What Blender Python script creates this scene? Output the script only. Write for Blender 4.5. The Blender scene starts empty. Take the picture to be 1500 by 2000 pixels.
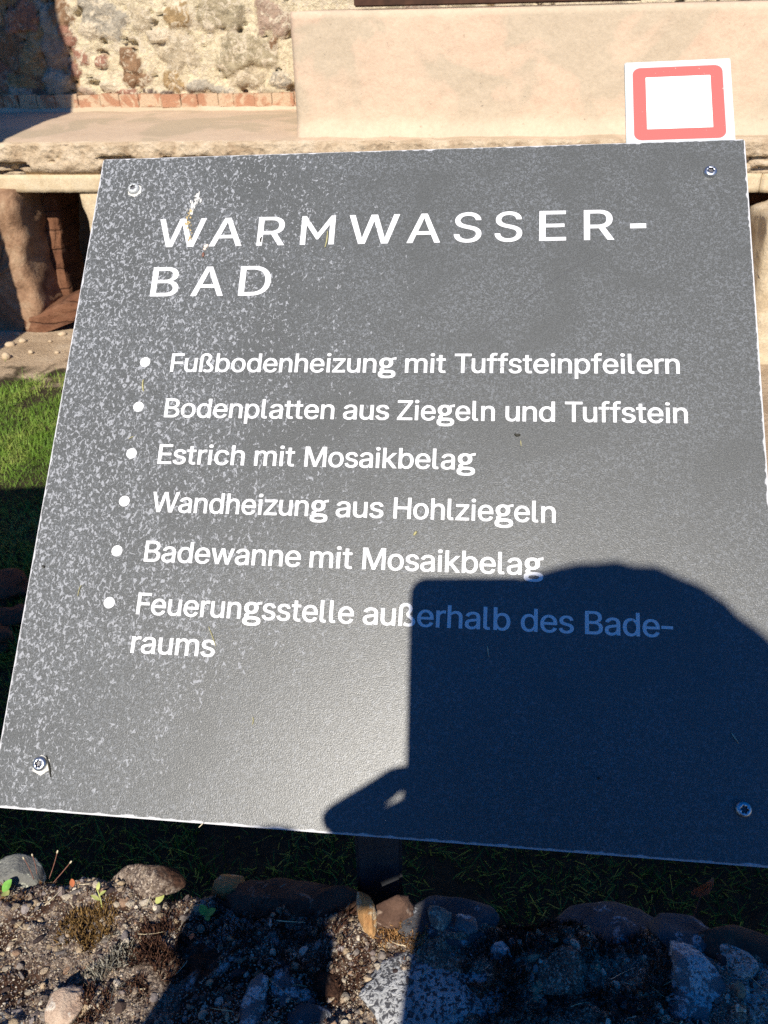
import bpy, bmesh, math, random
from mathutils import Vector, Matrix, noise, Euler
R = math.radians
random.seed(7)
scn = bpy.context.scene
COL = scn.collection

# ------------------------------------------------------------------ camera
F_PX, PITCH, ROLL, CAM_H = 1590.0, R(32.0), R(1.3), 1.55
_down = Vector((math.sin(ROLL)*math.cos(PITCH), math.cos(ROLL)*math.cos(PITCH), math.sin(PITCH)))   # world down, in (right, down, forward)
_zf = Vector((0, 0, 1)); _fwd = (_zf - _down*_zf.dot(_down)).normalized()                            # horizontal forward
_rgt = _fwd.cross(-_down)                                                                             # world +X in camera axes
if _rgt.x < 0: _rgt = -_rgt
def c2w(v):                    # camera axes (right, down, forward) -> world vector
    v = Vector(v); return Vector((v.dot(_rgt), v.dot(_fwd), -v.dot(_down)))
CAM = Vector((0, 0, CAM_H))
def ray(px, py): return c2w(((px-750)/F_PX, (py-1000)/F_PX, 1.0))
def at_y(px, py, y):           # the point of a vertical plane (distance y) seen at a photo position
    d = ray(px, py); return CAM + d*(y/d.y)
def at_z(px, py, z):
    d = ray(px, py); return CAM + d*((z-CAM_H)/d.z)
cam_d = bpy.data.cameras.new("camera"); cam = bpy.data.objects.new("camera", cam_d); COL.objects.link(cam)
cx, cy, cz = c2w((1,0,0)), c2w((0,-1,0)), c2w((0,0,-1))
cam.matrix_world = Matrix(((cx.x,cy.x,cz.x,CAM.x),(cx.y,cy.y,cz.y,CAM.y),(cx.z,cy.z,cz.z,CAM.z),(0,0,0,1)))
cam_d.sensor_fit = 'VERTICAL'; cam_d.sensor_height = 36; cam_d.sensor_width = 27
cam_d.lens = F_PX/2000*36; cam_d.clip_start = .01; cam_d.clip_end = 300
cam_d.dof.use_dof = True; cam_d.dof.focus_distance = .62; cam_d.dof.aperture_fstop = 26
scn.camera = cam

# ------------------------------------------------------------------ light
SUN = ray(930, 1175).normalized()                 # direction in which the sunlight travels
w = bpy.data.worlds.new("World"); scn.world = w; w.use_nodes = True
wn = w.node_tree; bg = wn.nodes['Background']
sky = wn.nodes.new('ShaderNodeTexSky'); sky.sky_type = 'NISHITA'; sky.sun_disc = False
sky.sun_elevation = math.asin(-SUN.z); sky.sun_rotation = math.atan2(-SUN.x, -SUN.y)
sky.air_density = 1.0; sky.dust_density = .2; sky.ozone_density = 6
hs = wn.nodes.new('ShaderNodeHueSaturation'); hs.inputs['Saturation'].default_value = 1.48; hs.inputs['Hue'].default_value = .510
wn.links.new(sky.outputs[0], hs.inputs['Color']); wn.links.new(hs.outputs[0], bg.inputs[0]); bg.inputs[1].default_value = .076
sl = bpy.data.lights.new("sun", 'SUN'); so = bpy.data.objects.new("sun", sl); COL.objects.link(so)
sl.energy = 4.6; sl.angle = R(.53); sl.color = (1, .93, .82)
so.rotation_euler = SUN.to_track_quat('-Z', 'Y').to_euler(); so.location = (-2, -4, 6)
vs = scn.view_settings
scn.display_settings.display_device = 'sRGB'; vs.view_transform = 'Standard'; vs.look = 'None'; vs.gamma = 1; vs.use_curve_mapping = False
vs.exposure = .75
scn.cycles.use_denoising = False
scn.cycles.max_bounces = 6

# ------------------------------------------------------------------ helpers
def tag(o, label=None, cat=None, group=None, kind=None):
    if label: o['label'] = label
    if cat: o['category'] = cat
    if group: o['group'] = group
    if kind: o['kind'] = kind
    return o
def mesh_obj(name, verts, faces, mat=None, parent=None, smooth=False, edges=()):
    me = bpy.data.meshes.new(name); me.from_pydata([tuple(v) for v in verts], list(edges), [tuple(f) for f in faces]); me.update()
    return link_mesh(name, me, mat, parent, smooth)
def link_mesh(name, me, mat=None, parent=None, smooth=False):
    o = bpy.data.objects.new(name, me); COL.objects.link(o)
    for m in (mat if isinstance(mat, (list, tuple)) else [mat] if mat else []): me.materials.append(m)
    if parent: o.parent = parent
    if smooth: me.polygons.foreach_set('use_smooth', [True]*len(me.polygons))
    return o
def bm_obj(name, bm, mat=None, parent=None, smooth=False):
    me = bpy.data.meshes.new(name); bmesh.ops.recalc_face_normals(bm, faces=bm.faces); bm.to_mesh(me); bm.free()
    return link_mesh(name, me, mat, parent, smooth)
def empty(name, loc=(0,0,0)):
    o = bpy.data.objects.new(name, None); COL.objects.link(o); o.location = loc; o.empty_display_size = .05; return o
def fbm(p, s, o=4): return noise.fractal(Vector(p)*s, 1.0, 2.0, o, noise_basis='PERLIN_ORIGINAL')

class NT:                      # tiny wrapper for building node materials
    def __init__(s, name):
        s.m = bpy.data.materials.new(name); s.m.use_nodes = True; s.t = s.m.node_tree
        s.b = s.t.nodes['Principled BSDF']; s.co = s.t.nodes.new('ShaderNodeTexCoord').outputs['Object']
    def n(s, k, **kw):
        nd = s.t.nodes.new(k)
        for a, v in kw.items(): setattr(nd, a, v)
        return nd
    def put(s, sock, v):
        if hasattr(v, 'is_output'): s.t.links.new(v, sock)
        elif isinstance(v, (tuple, list)) and len(v) == 3 and sock.type == 'RGBA': sock.default_value = (*v, 1)
        else: sock.default_value = v
    def scale(s, v, co=None):
        nd = s.n('ShaderNodeVectorMath', operation='MULTIPLY'); s.put(nd.inputs[0], co or s.co); nd.inputs[1].default_value = v; return nd.outputs[0]
    def noise(s, sc, det=4, dist=0, co=None, rough=.55, off=0):
        nd = s.n('ShaderNodeTexNoise'); c = co or s.co
        if off:
            ad = s.n('ShaderNodeVectorMath', operation='ADD'); s.put(ad.inputs[0], c); ad.inputs[1].default_value = (off, off*.7, -off); c = ad.outputs[0]
        s.put(nd.inputs['Vector'], c); nd.inputs['Scale'].default_value = sc; nd.inputs['Detail'].default_value = det
        nd.inputs['Distortion'].default_value = dist; nd.inputs['Roughness'].default_value = rough; return nd.outputs['Fac']
    def vor(s, sc, out='Distance', co=None, feat='F1', rnd=1):
        nd = s.n('ShaderNodeTexVoronoi', feature=feat); s.put(nd.inputs['Vector'], co or s.co); nd.inputs['Scale'].default_value = sc
        nd.inputs['Randomness'].default_value = rnd; return nd.outputs[out]
    def math(s, op, a, b=0, c=None):
        nd = s.n('ShaderNodeMath', operation=op); s.put(nd.inputs[0], a); s.put(nd.inputs[1], b)
        if c is not None: s.put(nd.inputs[2], c)
        return nd.outputs[0]
    def step(s, v, lo, hi):
        nd = s.n('ShaderNodeMapRange', interpolation_type='SMOOTHSTEP'); s.put(nd.inputs[0], v); s.put(nd.inputs[1], lo); s.put(nd.inputs[2], hi); return nd.outputs[0]
    def mix(s, f, a, b, mode='MIX'):
        nd = s.n('ShaderNodeMix', data_type='RGBA', blend_type=mode); s.put(nd.inputs[0], f); s.put(nd.inputs[6], a); s.put(nd.inputs[7], b); return nd.outputs[2]
    def ramp(s, f, stops):
        nd = s.n('ShaderNodeValToRGB'); s.put(nd.inputs[0], f); e = nd.color_ramp.elements
        while len(e) < len(stops): e.new(.5)
        for k, (p, c) in zip(e, stops): k.position = p; k.color = (*c, 1)
        return nd.outputs[0]
    def attr(s, name):
        return s.n('ShaderNodeAttribute', attribute_name=name).outputs['Color']
    def sep(s, co=None):
        nd = s.n('ShaderNodeSeparateXYZ'); s.put(nd.inputs[0], co or s.co); return nd.outputs
    def bump(s, h, dist, strength=1.0):
        nd = s.n('ShaderNodeBump'); s.put(nd.inputs['Height'], h); nd.inputs['Distance'].default_value = dist; nd.inputs['Strength'].default_value = strength
        s.put(s.b.inputs['Normal'], nd.outputs[0])
    def done(s, col, rough=.85, spec=.3, metal=0):
        s.put(s.b.inputs['Base Color'], col); s.put(s.b.inputs['Roughness'], rough); s.put(s.b.inputs['Specular IOR Level'], spec); s.put(s.b.inputs['Metallic'], metal); return s.m
def plain(name, col, rough=.7, spec=.3, metal=0, var=.25, sc=40, bump=0):
    t = NT(name); v = t.noise(sc, 4); a = tuple(c*(1-var) for c in col); b = tuple(min(1, c*(1+var)) for c in col)
    if bump: t.bump(v, bump)
    return t.done(t.ramp(v, [(.3, a), (.7, b)]), rough, spec, metal)
def stone_mat(name, cols, sc=14, fine=160, bump=.004, vary=.35):
    t = NT(name); v = t.noise(sc, 6, .4); f = t.noise(fine, 4, rough=.7)
    n = len(cols); c = t.ramp(v, [(.3+.4*i/max(1, n-1), k) for i, k in enumerate(cols)])
    c = t.mix(vary, c, t.ramp(f, [(.35, (.25,.25,.25)), (.65, (1,1,1))]), 'MULTIPLY')
    t.bump(t.math('ADD', v, t.math('MULTIPLY', f, .4)), bump)
    return t.done(c, .9, .2)
def box_bm(bm, x0, x1, y0, y1, z0, z1, bev=0):
    g = bmesh.ops.create_cube(bm, size=1)
    for v in g['verts']: v.co = Vector((x0+(v.co.x+.5)*(x1-x0), y0+(v.co.y+.5)*(y1-y0), z0+(v.co.z+.5)*(z1-z0)))
    if bev:
        es = set(e for v in g['verts'] for e in v.link_edges); bmesh.ops.bevel(bm, geom=list(es), offset=bev, segments=2, affect='EDGES')

# ------------------------------------------------------------------ rear ruin: a bath on a raised hollow floor
_pl, _pr = ray(40, 375), ray(1500, 375)
# the front of the hollow floor runs so that its slab's underside is level: find its yaw
WD = 4.35
def wall_dir():
    best = None
    for k in range(-300, 301):
        a = R(k*.05); dv = Vector((math.cos(a), -math.sin(a), 0)); nv = Vector((math.sin(a), math.cos(a), 0))
        zl = CAM_H+_pl.z*(WD*nv.y/_pl.dot(nv)); zr = CAM_H+_pr.z*(WD*nv.y/_pr.dot(nv))
        if best is None or abs(zl-zr) < best[0]: best = (abs(zl-zr), a, dv, nv)
    return best[1:]
WA, WU, WN = wall_dir(); W0 = Vector((0, WD, 0))         # WU along the front, WN into the ruin
def uz(px, py, off=0):         # a photo position on the front plane set back by off metres -> (u, z)
    d = ray(px, py); t = (W0+WN*off-CAM).dot(WN)/d.dot(WN); p = CAM+d*t; return (p-W0).dot(WU), p.z
def wp(u, z, off=0): return W0+WU*u+WN*off+Vector((0, 0, z))
S_BOT = uz(100, 375)[1]; S_TOP = uz(100, 278)[1]         # underside and top edge of the slab
d1 = ray(300, 222); LEDGE_BACK = None
_t = (S_TOP-CAM_H)/d1.z; _p = CAM+d1*_t; LB = (_p-W0).dot(WN)      # where the rubble wall stands on the slab
print('WALL yaw', math.degrees(WA), 'slab', S_BOT, S_TOP, 'rubble wall back', LB)

def sheet(name, u0, u1, z0, z1, off, du, fn, mat, parent=None, ret=.3, smooth=True):
    """a bumpy upright face in the wall's frame with its returns to the back; fn(u, z) = how far it stands proud (m)"""
    nu = max(2, int((u1-u0)/du)); nz = max(2, int((z1-z0)/du)); V, Fc = [], []
    for j in range(nz+1):
        for i in range(nu+1):
            u = u0+(u1-u0)*i/nu; z = z0+(z1-z0)*j/nz
            edge = i in (0, nu) or j in (0, nz)
            V.append(wp(u, z, off-(fn(u, z) if fn else 0)))
    for j in range(nz):
        for i in range(nu):
            a = j*(nu+1)+i; Fc.append((a, a+1, a+nu+2, a+nu+1))
    loop = [i for i in range(nu+1)]+[j*(nu+1)+nu for j in range(1, nz+1)]+[nz*(nu+1)+i for i in range(nu-1, -1, -1)]+[j*(nu+1) for j in range(nz-1, 0, -1)]
    n = len(V); V += [V[k]+WN*ret for k in loop]
    m = len(loop)
    for k in range(m): j = (k+1) % m; Fc.append((loop[j], loop[k], n+k, n+j))
    Fc.append(tuple(n+k for k in range(m))[::-1])
    return mesh_obj(name, V, Fc, mat, parent, smooth)

# --- rubble masonry: cream lime mortar with irregular stones standing proud
def set_cols(o, cols):
    at = o.data.color_attributes.new('stone', 'FLOAT_COLOR', 'POINT')
    at.data.foreach_set('color', [c for k in cols for c in (k if len(k) == 4 else (*k, 1))])
def rubble_material():
    t = NT('rubble_masonry'); an = t.n('ShaderNodeAttribute', attribute_name='stone'); c = an.outputs['Color']
    f = t.noise(46, 6, .6, rough=.7); g = t.noise(11, 4, .5)
    c = t.mix(.6, c, t.ramp(f, [(.32, (.45,.42,.38)), (.55, (1,1,1)), (.75, (1.15,1.1,1.0))]), 'MULTIPLY')
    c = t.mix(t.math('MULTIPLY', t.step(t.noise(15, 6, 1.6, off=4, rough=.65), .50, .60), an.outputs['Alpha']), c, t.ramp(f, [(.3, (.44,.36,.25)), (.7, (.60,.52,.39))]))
    t.bump(t.math('ADD', f, t.math('MULTIPLY', g, .5)), .02, .9)
    return t.done(c, .92, .15)
M_rub = rubble_material()
STN = []      # (u, z, ru, rz, angle, colour, proud)
CT = dict(tan=(.42,.345,.235), olive=(.36,.30,.195), ochre=(.34,.235,.12), brown=(.25,.15,.085), red=(.31,.16,.11), pink=(.36,.26,.19), grey=(.34,.30,.235), dark=(.13,.095,.075), cream=(.56,.47,.34))
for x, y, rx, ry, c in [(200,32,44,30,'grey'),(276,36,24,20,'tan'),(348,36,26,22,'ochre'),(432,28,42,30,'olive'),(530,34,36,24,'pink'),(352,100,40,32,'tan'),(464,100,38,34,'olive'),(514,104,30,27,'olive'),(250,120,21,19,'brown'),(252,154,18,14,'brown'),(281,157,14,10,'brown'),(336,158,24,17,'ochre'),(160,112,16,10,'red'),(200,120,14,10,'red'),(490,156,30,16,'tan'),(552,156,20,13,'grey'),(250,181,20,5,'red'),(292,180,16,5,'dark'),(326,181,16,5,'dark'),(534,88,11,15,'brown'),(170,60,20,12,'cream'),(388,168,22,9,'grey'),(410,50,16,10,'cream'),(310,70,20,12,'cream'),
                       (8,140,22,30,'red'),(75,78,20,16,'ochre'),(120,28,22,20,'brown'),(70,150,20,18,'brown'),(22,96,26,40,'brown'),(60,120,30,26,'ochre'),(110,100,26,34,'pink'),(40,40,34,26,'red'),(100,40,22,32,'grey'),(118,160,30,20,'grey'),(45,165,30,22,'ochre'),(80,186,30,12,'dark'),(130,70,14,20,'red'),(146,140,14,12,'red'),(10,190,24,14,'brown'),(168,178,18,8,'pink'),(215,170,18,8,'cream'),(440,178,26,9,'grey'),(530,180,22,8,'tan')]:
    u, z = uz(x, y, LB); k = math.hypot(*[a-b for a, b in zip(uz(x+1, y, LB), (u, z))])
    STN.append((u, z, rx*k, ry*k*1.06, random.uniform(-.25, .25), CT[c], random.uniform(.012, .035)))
for k in range(90):            # the rest of the wall, beyond the frame
    u = random.uniform(-3.6, 2.6); z = random.uniform(S_TOP+.1, 2.3); 
    if -2.1 < u < -.2 and z < 1.75: continue
    STN.append((u, z, random.uniform(.05, .15), random.uniform(.04, .10), random.uniform(-.3, .3), random.choice(list(CT.values())), random.uniform(.012, .035)))
def stone_at(u, z):
    best, col = 0, None
    for su, sz, ru, rz, a, c, pr in STN:
        du, dz = u-su, z-sz
        if abs(du) > ru*1.5 or abs(dz) > rz*2: continue
        ca, sa = math.cos(a), math.sin(a); x, y = (du*ca+dz*sa)/ru, (dz*ca-du*sa)/rz
        wob = 1+.55*fbm((u*1.0, z, su*3), 11, 4)
        q = (abs(x)**2.6+abs(y)**2.6)**(1/2.6)/wob
        if q < 1:
            h = pr*min(1, (1-q)*4)
            if h > best: best, col = h, (c, q)
    return best, col
nu, cols = None, []; U_SHADE = uz(150, 120, LB)[0]
def rub(u, z):
    h, col = stone_at(u, z)
    nz_ = fbm((u, z, 2.2), 9, 5)*.016+fbm((u, z, 7), 40, 3)*.005
    gap = max(noise.noise(Vector((u*7, z*11, 3))), noise.noise(Vector((u*13, z*24, 5)))-.08)
    if col: c, q = col; v = 1+.25*fbm((u, z, 5), 18, 3); rgb = tuple(max(.02, k*v) for k in c)
    else:
        v = 1+.16*fbm((u, z, 1), 12, 4); rgb = (.585*v, .495*v, .335*v)
        if gap > .34: nz_ -= min(.05, (gap-.34)*.6)
    if u < U_SHADE and not col: rgb = (rgb[0]*.62, rgb[1]*.46, rgb[2]*.36)  # mortar tinted brown to stand in for warm bounced shade around the brown stones
    cols.append((*rgb, .3 if u < U_SHADE else 1)); return h+nz_
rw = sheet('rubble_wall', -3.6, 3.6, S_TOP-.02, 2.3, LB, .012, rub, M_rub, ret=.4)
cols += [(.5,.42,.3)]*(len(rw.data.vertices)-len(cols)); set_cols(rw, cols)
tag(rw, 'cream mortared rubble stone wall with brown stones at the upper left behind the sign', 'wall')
# brick course at its foot
def brick_mat():
    t = NT('old_brick'); t.co = t.n('ShaderNodeNewGeometry').outputs['Position']; v = t.noise(16, 5, .4); f = t.noise(120, 4, rough=.7)
    c = t.mix(t.step(t.noise(11, 5, 1.2, off=6), .43, .56), t.ramp(v, [(.3, (.36,.18,.105)), (.7, (.42,.22,.13))]), (.50,.36,.235))
    c = t.mix(.35, c, t.ramp(f, [(.3, (.4,.38,.36)), (.65, (1,1,1))]), 'MULTIPLY'); t.bump(t.math('ADD', v, f), .006); return t.done(c, .9, .2)
M_brk = brick_mat()
M_plas = NT('lime_plaster')
def plaster(name, a, b, c, sc=5):
    t = NT(name); v = t.noise(sc, 5, .8); f = t.noise(60, 5, rough=.65); s = t.step(t.noise(2.2, 3, .6, off=2), .48, .56)
    col = t.mix(s, t.ramp(v, [(.3, a), (.7, b)]), c); col = t.mix(.3, col, t.ramp(f, [(.3, (.5,.5,.5)), (.7, (1,1,1))]), 'MULTIPLY')
    pit = t.step(t.noise(38, 5, .5, off=9, rough=.7), .66, .74)
    col = t.mix(t.math('MULTIPLY', pit, .25), col, (.22,.16,.11))
    t.bump(t.math('SUBTRACT', t.math('ADD', f, v), pit), .005, .6); return t.done(col, .9, .2)
M_plas = plaster('pink_lime_plaster', (.525,.378,.268), (.56,.42,.30), (.46,.368,.262))
M_bed = plaster('floor_screed', (.49,.362,.25), (.54,.41,.285), (.43,.335,.225), 7)
bricks = empty('brick_course', wp(0, S_TOP, LB)); tag(bricks, 'row of worn red bricks under the rubble wall, above the pale ledge', 'brick course')
_u = uz(-60, 212, LB)[0]; zb = S_TOP
while _u < uz(580, 205, LB)[0]:
    L = random.uniform(.09, .15); pr = random.uniform(-.012, .012)
    bm = bmesh.new(); box_bm(bm, 0, L, 0, .2, 0, random.uniform(.070, .080), .003)
    for v in bm.verts: v.co += Vector((fbm(v.co+Vector((_u,0,0)), 30), fbm(v.co+Vector((0,_u,0)), 30), fbm(v.co+Vector((0,0,_u)), 30)))*.003
    o = bm_obj('brick', bm, M_brk, bricks, False)
    o.matrix_local = Matrix.Translation(WU*_u+WN*(-.055-pr*.4)+Vector((0,0,.040+random.uniform(-.004,.004)))) @ Matrix.Rotation(-WA, 4, 'Z')
    _u += L+random.uniform(.001, .005)
# plaster fillet that half buries the bricks, and the smooth top of the slab
def fil(u, z): return (.10-1.1*(z-S_TOP))+.012*fbm((u, z, 0), 7, 4)
o = sheet('plaster_fillet', -3.6, uz(580, 240, LB)[0]+.1, S_TOP-.01, S_TOP+.06, LB, .02, fil, M_bed, ret=.1)
tag(o, 'sloping pale plaster fillet along the foot of the brick row', 'plaster')

# --- hollow floor slab: smooth top, crumbling concrete edge, tuff lintel beneath
def slab_mat():
    t = NT('crumbling_concrete'); v = t.noise(9, 6, .8); f = t.noise(75, 5, rough=.7); st = t.vor(34)
    col = t.ramp(v, [(.28, (.36,.255,.16)), (.5, (.50,.39,.265)), (.72, (.60,.49,.36))])
    col = t.mix(.4, col, t.ramp(f, [(.32, (.35,.33,.3)), (.62, (1,1,1))]), 'MULTIPLY')
    t.bump(t.math('ADD', f, t.math('ADD', v, st)), .012, .8); return t.done(col, .95, .15)
M_slab = slab_mat()
def slabf(u, z):
    k = (z-S_BOT)/(S_TOP-S_BOT); h = .014*fbm((u, z*1.5, 0), 6, 5)+.006*fbm((u, z, 4), 30, 3)
    if k > .36:
        h += .035*min(1, (k-.36)*8); r = fbm((u*.7, z*3.5, 9), 5, 4)
        if .38 < k < .72 and r > .16: h -= min(.07, (r-.16)*.35)
    return h
slab = empty('hollow_floor_slab', wp(0, S_BOT)); tag(slab, 'thick pale concrete floor slab of the ruined bath, raised over dark openings', 'floor slab')
def keep(o, root): o.parent = root; o.matrix_local = Matrix.Translation(-root.location) @ o.matrix_basis; return o
e = sheet('slab_edge', -3.6, 3.6, S_BOT+.085, S_TOP, 0, .013, slabf, M_slab, ret=.3); keep(e, slab)
nU, nD = 120, 16; V, Fc = [], []
for j in range(nD+1):
    for i in range(nU+1):
        u = -3.6+7.2*i/nU; dd = -.03+(LB+.2)*j/nD
        V.append(wp(u, S_TOP+.004+.006*fbm((u, dd, 0), 5, 4)+(.018*min(1, j/6)) - (.012 if j == 0 else 0), dd))
for j in range(nD):
    for i in range(nU): a = j*(nU+1)+i; Fc.append((a, a+1, a+nU+2, a+nU+1))
keep(mesh_obj('screed_top', V, Fc, M_bed, None, True), slab)
M_tuff = stone_mat('pale_tuff', [(.42,.32,.19), (.54,.43,.28), (.60,.50,.35)], 8, 120, .006)
us = [-3.6, -2.45, uz(-30, 360)[0], uz(212, 360)[0], -.6, .35, 1.2, uz(1480, 360)[0]+.01, 3.0, 3.6]
for a, b in zip(us, us[1:]):
    o = sheet('lintel', a+.004, b-.004, S_BOT, S_BOT+.085, 0, .02, lambda u, z, a=a: .006*fbm((u, z, a), 14, 4)+.012, M_tuff, ret=.45); keep(o, slab)

# --- plastered bench standing on the slab (right) with a dark board along its top
BL = uz(573, 150, .1)[0]; BT = uz(700, 20, .1)[1]
def bench(u, z): return .006*fbm((u, z, 0), 4, 4)+.003*fbm((u, z, 3), 22, 3)-.02*max(0, 1-(u-BL)/.03)**2-.015*max(0, 1-(BT-z)/.02)**2+.05*max(0, 1-(z-S_TOP)/.09)**2
o = sheet('plastered_bench', BL, 3.6, S_TOP-.005, BT, .10, .016, bench, M_plas, ret=LB-.1)
tag(o, 'smooth pinkish plastered bench wall behind the sign, right of the rubble masonry', 'bench')
M_dwood = plain('dark_timber', (.05,.022,.012), .7, .2, 0, .4, 20)
bm = bmesh.new(); box_bm(bm, uz(690, 10, .1)[0], uz(1255, 5, .1)[0], .115, .40, BT+.012, BT+.15, .006)
o = bm_obj('timber_board', bm, M_dwood); o.matrix_world = Matrix.Translation(W0) @ Matrix.Rotation(-WA, 4, 'Z')
tag(o, 'dark brown timber board along the top of the plastered bench', 'board')

# --- below the slab: dark cavity, pillars, kerb, jamb stones
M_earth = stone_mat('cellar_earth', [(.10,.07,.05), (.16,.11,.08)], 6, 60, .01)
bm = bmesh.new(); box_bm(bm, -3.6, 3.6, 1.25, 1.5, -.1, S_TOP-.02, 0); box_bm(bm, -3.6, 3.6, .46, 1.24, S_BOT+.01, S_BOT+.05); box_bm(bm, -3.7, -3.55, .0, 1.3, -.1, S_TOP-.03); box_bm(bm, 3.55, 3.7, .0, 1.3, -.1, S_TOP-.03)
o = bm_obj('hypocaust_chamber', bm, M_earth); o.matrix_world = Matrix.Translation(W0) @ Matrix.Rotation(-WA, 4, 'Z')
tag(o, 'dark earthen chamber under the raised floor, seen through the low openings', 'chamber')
def coursed_mat(name, cols, h):
    t = NT(name); v = t.noise(10, 6, .5); f = t.noise(90, 4, rough=.7); x, y, z = t.sep()
    zz = t.math('ADD', t.math('MULTIPLY', z, 1/h), t.math('MULTIPLY', t.math('SUBTRACT', t.noise(7, 3), .5), .5)); j = t.math('ABSOLUTE', t.math('SUBTRACT', t.math('FRACT', zz), .5))
    jt = t.math('SUBTRACT', 1, t.step(j, .02, .075)); c = t.ramp(v, [(.3, cols[0]), (.5, cols[1]), (.7, cols[2])])
    c = t.mix(.4, c, t.ramp(f, [(.35, (.35,.33,.32)), (.65, (1,1,1))]), 'MULTIPLY'); c = t.mix(t.math('MULTIPLY', jt, .28), c, (.05,.03,.02))
    t.bump(t.math('SUBTRACT', t.math('ADD', v, t.math('MULTIPLY', f, .5)), t.math('MULTIPLY', jt, .5)), .014); return t.done(c, .9, .2)
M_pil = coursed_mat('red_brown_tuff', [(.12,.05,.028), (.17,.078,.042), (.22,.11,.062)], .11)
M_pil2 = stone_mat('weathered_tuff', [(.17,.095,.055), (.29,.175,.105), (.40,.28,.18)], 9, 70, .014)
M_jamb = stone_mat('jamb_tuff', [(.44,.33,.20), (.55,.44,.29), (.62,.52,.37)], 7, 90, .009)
def block(name, poly_px, off, depth, mat, rough=.01, label=None, cat='pillar', seg=9, group=None):
    """stone block: the front outline (photo positions on the plane set back by off), its real depth"""
    P = [uz(x, y, off) for x, y in poly_px]; n = len(P); out = []
    for i in range(n):
        a, b = P[i], P[(i+1) % n]; L = math.dist(a, b); m = max(1, int(L/.03))
        out += [(a[0]+(b[0]-a[0])*k/m, a[1]+(b[1]-a[1])*k/m) for k in range(m)]
    bm = bmesh.new(); rings = []; nd = max(3, int(depth/.04))
    for k in range(nd+1):
        d_ = depth*k/nd; ins = .012 if k in (0, nd) else 0; cu = sum(p[0] for p in out)/len(out); czz = sum(p[1] for p in out)/len(out); ring = []
        for u, z in out:
            l = math.hypot(u-cu, z-czz) or 1; s = 1-ins/l
            w_ = wp(cu+(u-cu)*s, czz+(z-czz)*s, off+d_); w_ += Vector((fbm(w_, 9), fbm(w_+Vector((5,0,0)), 9), fbm(w_+Vector((0,5,0)), 9)))*rough
            ring.append(bm.verts.new(w_))
        rings.append(ring)
    m = len(out)
    for a, b in zip(rings, rings[1:]):
        for i in range(m): j = (i+1) % m; bm.faces.new((a[i], a[j], b[j], b[i]))
    bm.faces.new(rings[-1][::-1]); prev = rings[0]
    for s_ in (.86, .70, .52, .34, .16):
        ring = []
        for u, z in out:
            w_ = wp(cu+(u-cu)*s_, czz+(z-czz)*s_, off); w_ += Vector((fbm(w_, 9), fbm(w_+Vector((5,0,0)), 9), fbm(w_+Vector((0,5,0)), 9)))*rough+WN*(.8*rough*fbm(w_, 22, 4)-.5*rough); ring.append(bm.verts.new(w_))
        for i in range(m): j = (i+1) % m; bm.faces.new((prev[i], prev[j], ring[j], ring[i]))
        prev = ring
    bm.faces.new(prev)
    o = bm_obj(name, bm, mat, None, True)
    if label: tag(o, label, cat, group)
    return o
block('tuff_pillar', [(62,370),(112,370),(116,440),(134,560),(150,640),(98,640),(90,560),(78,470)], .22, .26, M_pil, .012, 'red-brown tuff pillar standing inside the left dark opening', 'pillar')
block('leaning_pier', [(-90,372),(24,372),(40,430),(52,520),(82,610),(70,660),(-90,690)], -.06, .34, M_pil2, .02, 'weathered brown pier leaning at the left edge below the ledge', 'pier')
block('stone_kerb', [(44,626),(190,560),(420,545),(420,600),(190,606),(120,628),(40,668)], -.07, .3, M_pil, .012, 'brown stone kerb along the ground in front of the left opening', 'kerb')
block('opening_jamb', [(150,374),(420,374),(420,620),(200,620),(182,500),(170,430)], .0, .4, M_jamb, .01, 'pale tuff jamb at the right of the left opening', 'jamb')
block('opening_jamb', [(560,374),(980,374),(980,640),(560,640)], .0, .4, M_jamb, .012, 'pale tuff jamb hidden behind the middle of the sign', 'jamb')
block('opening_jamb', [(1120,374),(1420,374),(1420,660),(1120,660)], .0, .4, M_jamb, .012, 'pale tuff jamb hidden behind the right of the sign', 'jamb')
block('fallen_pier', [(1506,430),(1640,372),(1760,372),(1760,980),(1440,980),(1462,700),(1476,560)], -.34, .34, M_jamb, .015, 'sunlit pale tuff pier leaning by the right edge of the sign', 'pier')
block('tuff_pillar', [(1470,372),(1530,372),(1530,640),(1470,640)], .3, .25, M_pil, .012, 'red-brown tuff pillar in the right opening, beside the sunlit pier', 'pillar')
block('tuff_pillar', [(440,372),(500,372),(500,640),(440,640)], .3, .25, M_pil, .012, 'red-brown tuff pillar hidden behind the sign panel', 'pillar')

# --- ground
def ground_mat():
    t = NT('sandy_ground'); v = t.noise(5, 6, .5); f = t.noise(60, 6, rough=.7); x, y, z = t.sep()
    sand = t.ramp(v, [(.3, (.36,.26,.165)), (.55, (.47,.355,.235)), (.75, (.54,.43,.30))]); sand = t.mix(.5, sand, t.ramp(f, [(.3, (.4,.38,.35)), (.6, (1,1,1))]), 'MULTIPLY')
    soil = t.ramp(f, [(.3, (.025,.02,.012)), (.7, (.07,.055,.03))])
    k = t.step(t.math('ADD', t.math('ADD', y, t.math('MULTIPLY', t.math('MAXIMUM', t.math('SUBTRACT', x, .85), 0), 3.5)), t.math('MULTIPLY', t.math('SUBTRACT', v, .5), 1.2)), 3.75, 3.95)
    t.bump(t.math('ADD', f, v), .02, .8); return t.done(t.mix(k, soil, sand), .95, .1)
V, Fc = [], []; xs = [-60, -20, -8]+[-4+.08*i for i in range(101)]+[8, 20, 60]; ys = [-60, -20, -6]+[-2+.08*i for i in range(106)]+[12, 30, 120]
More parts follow.
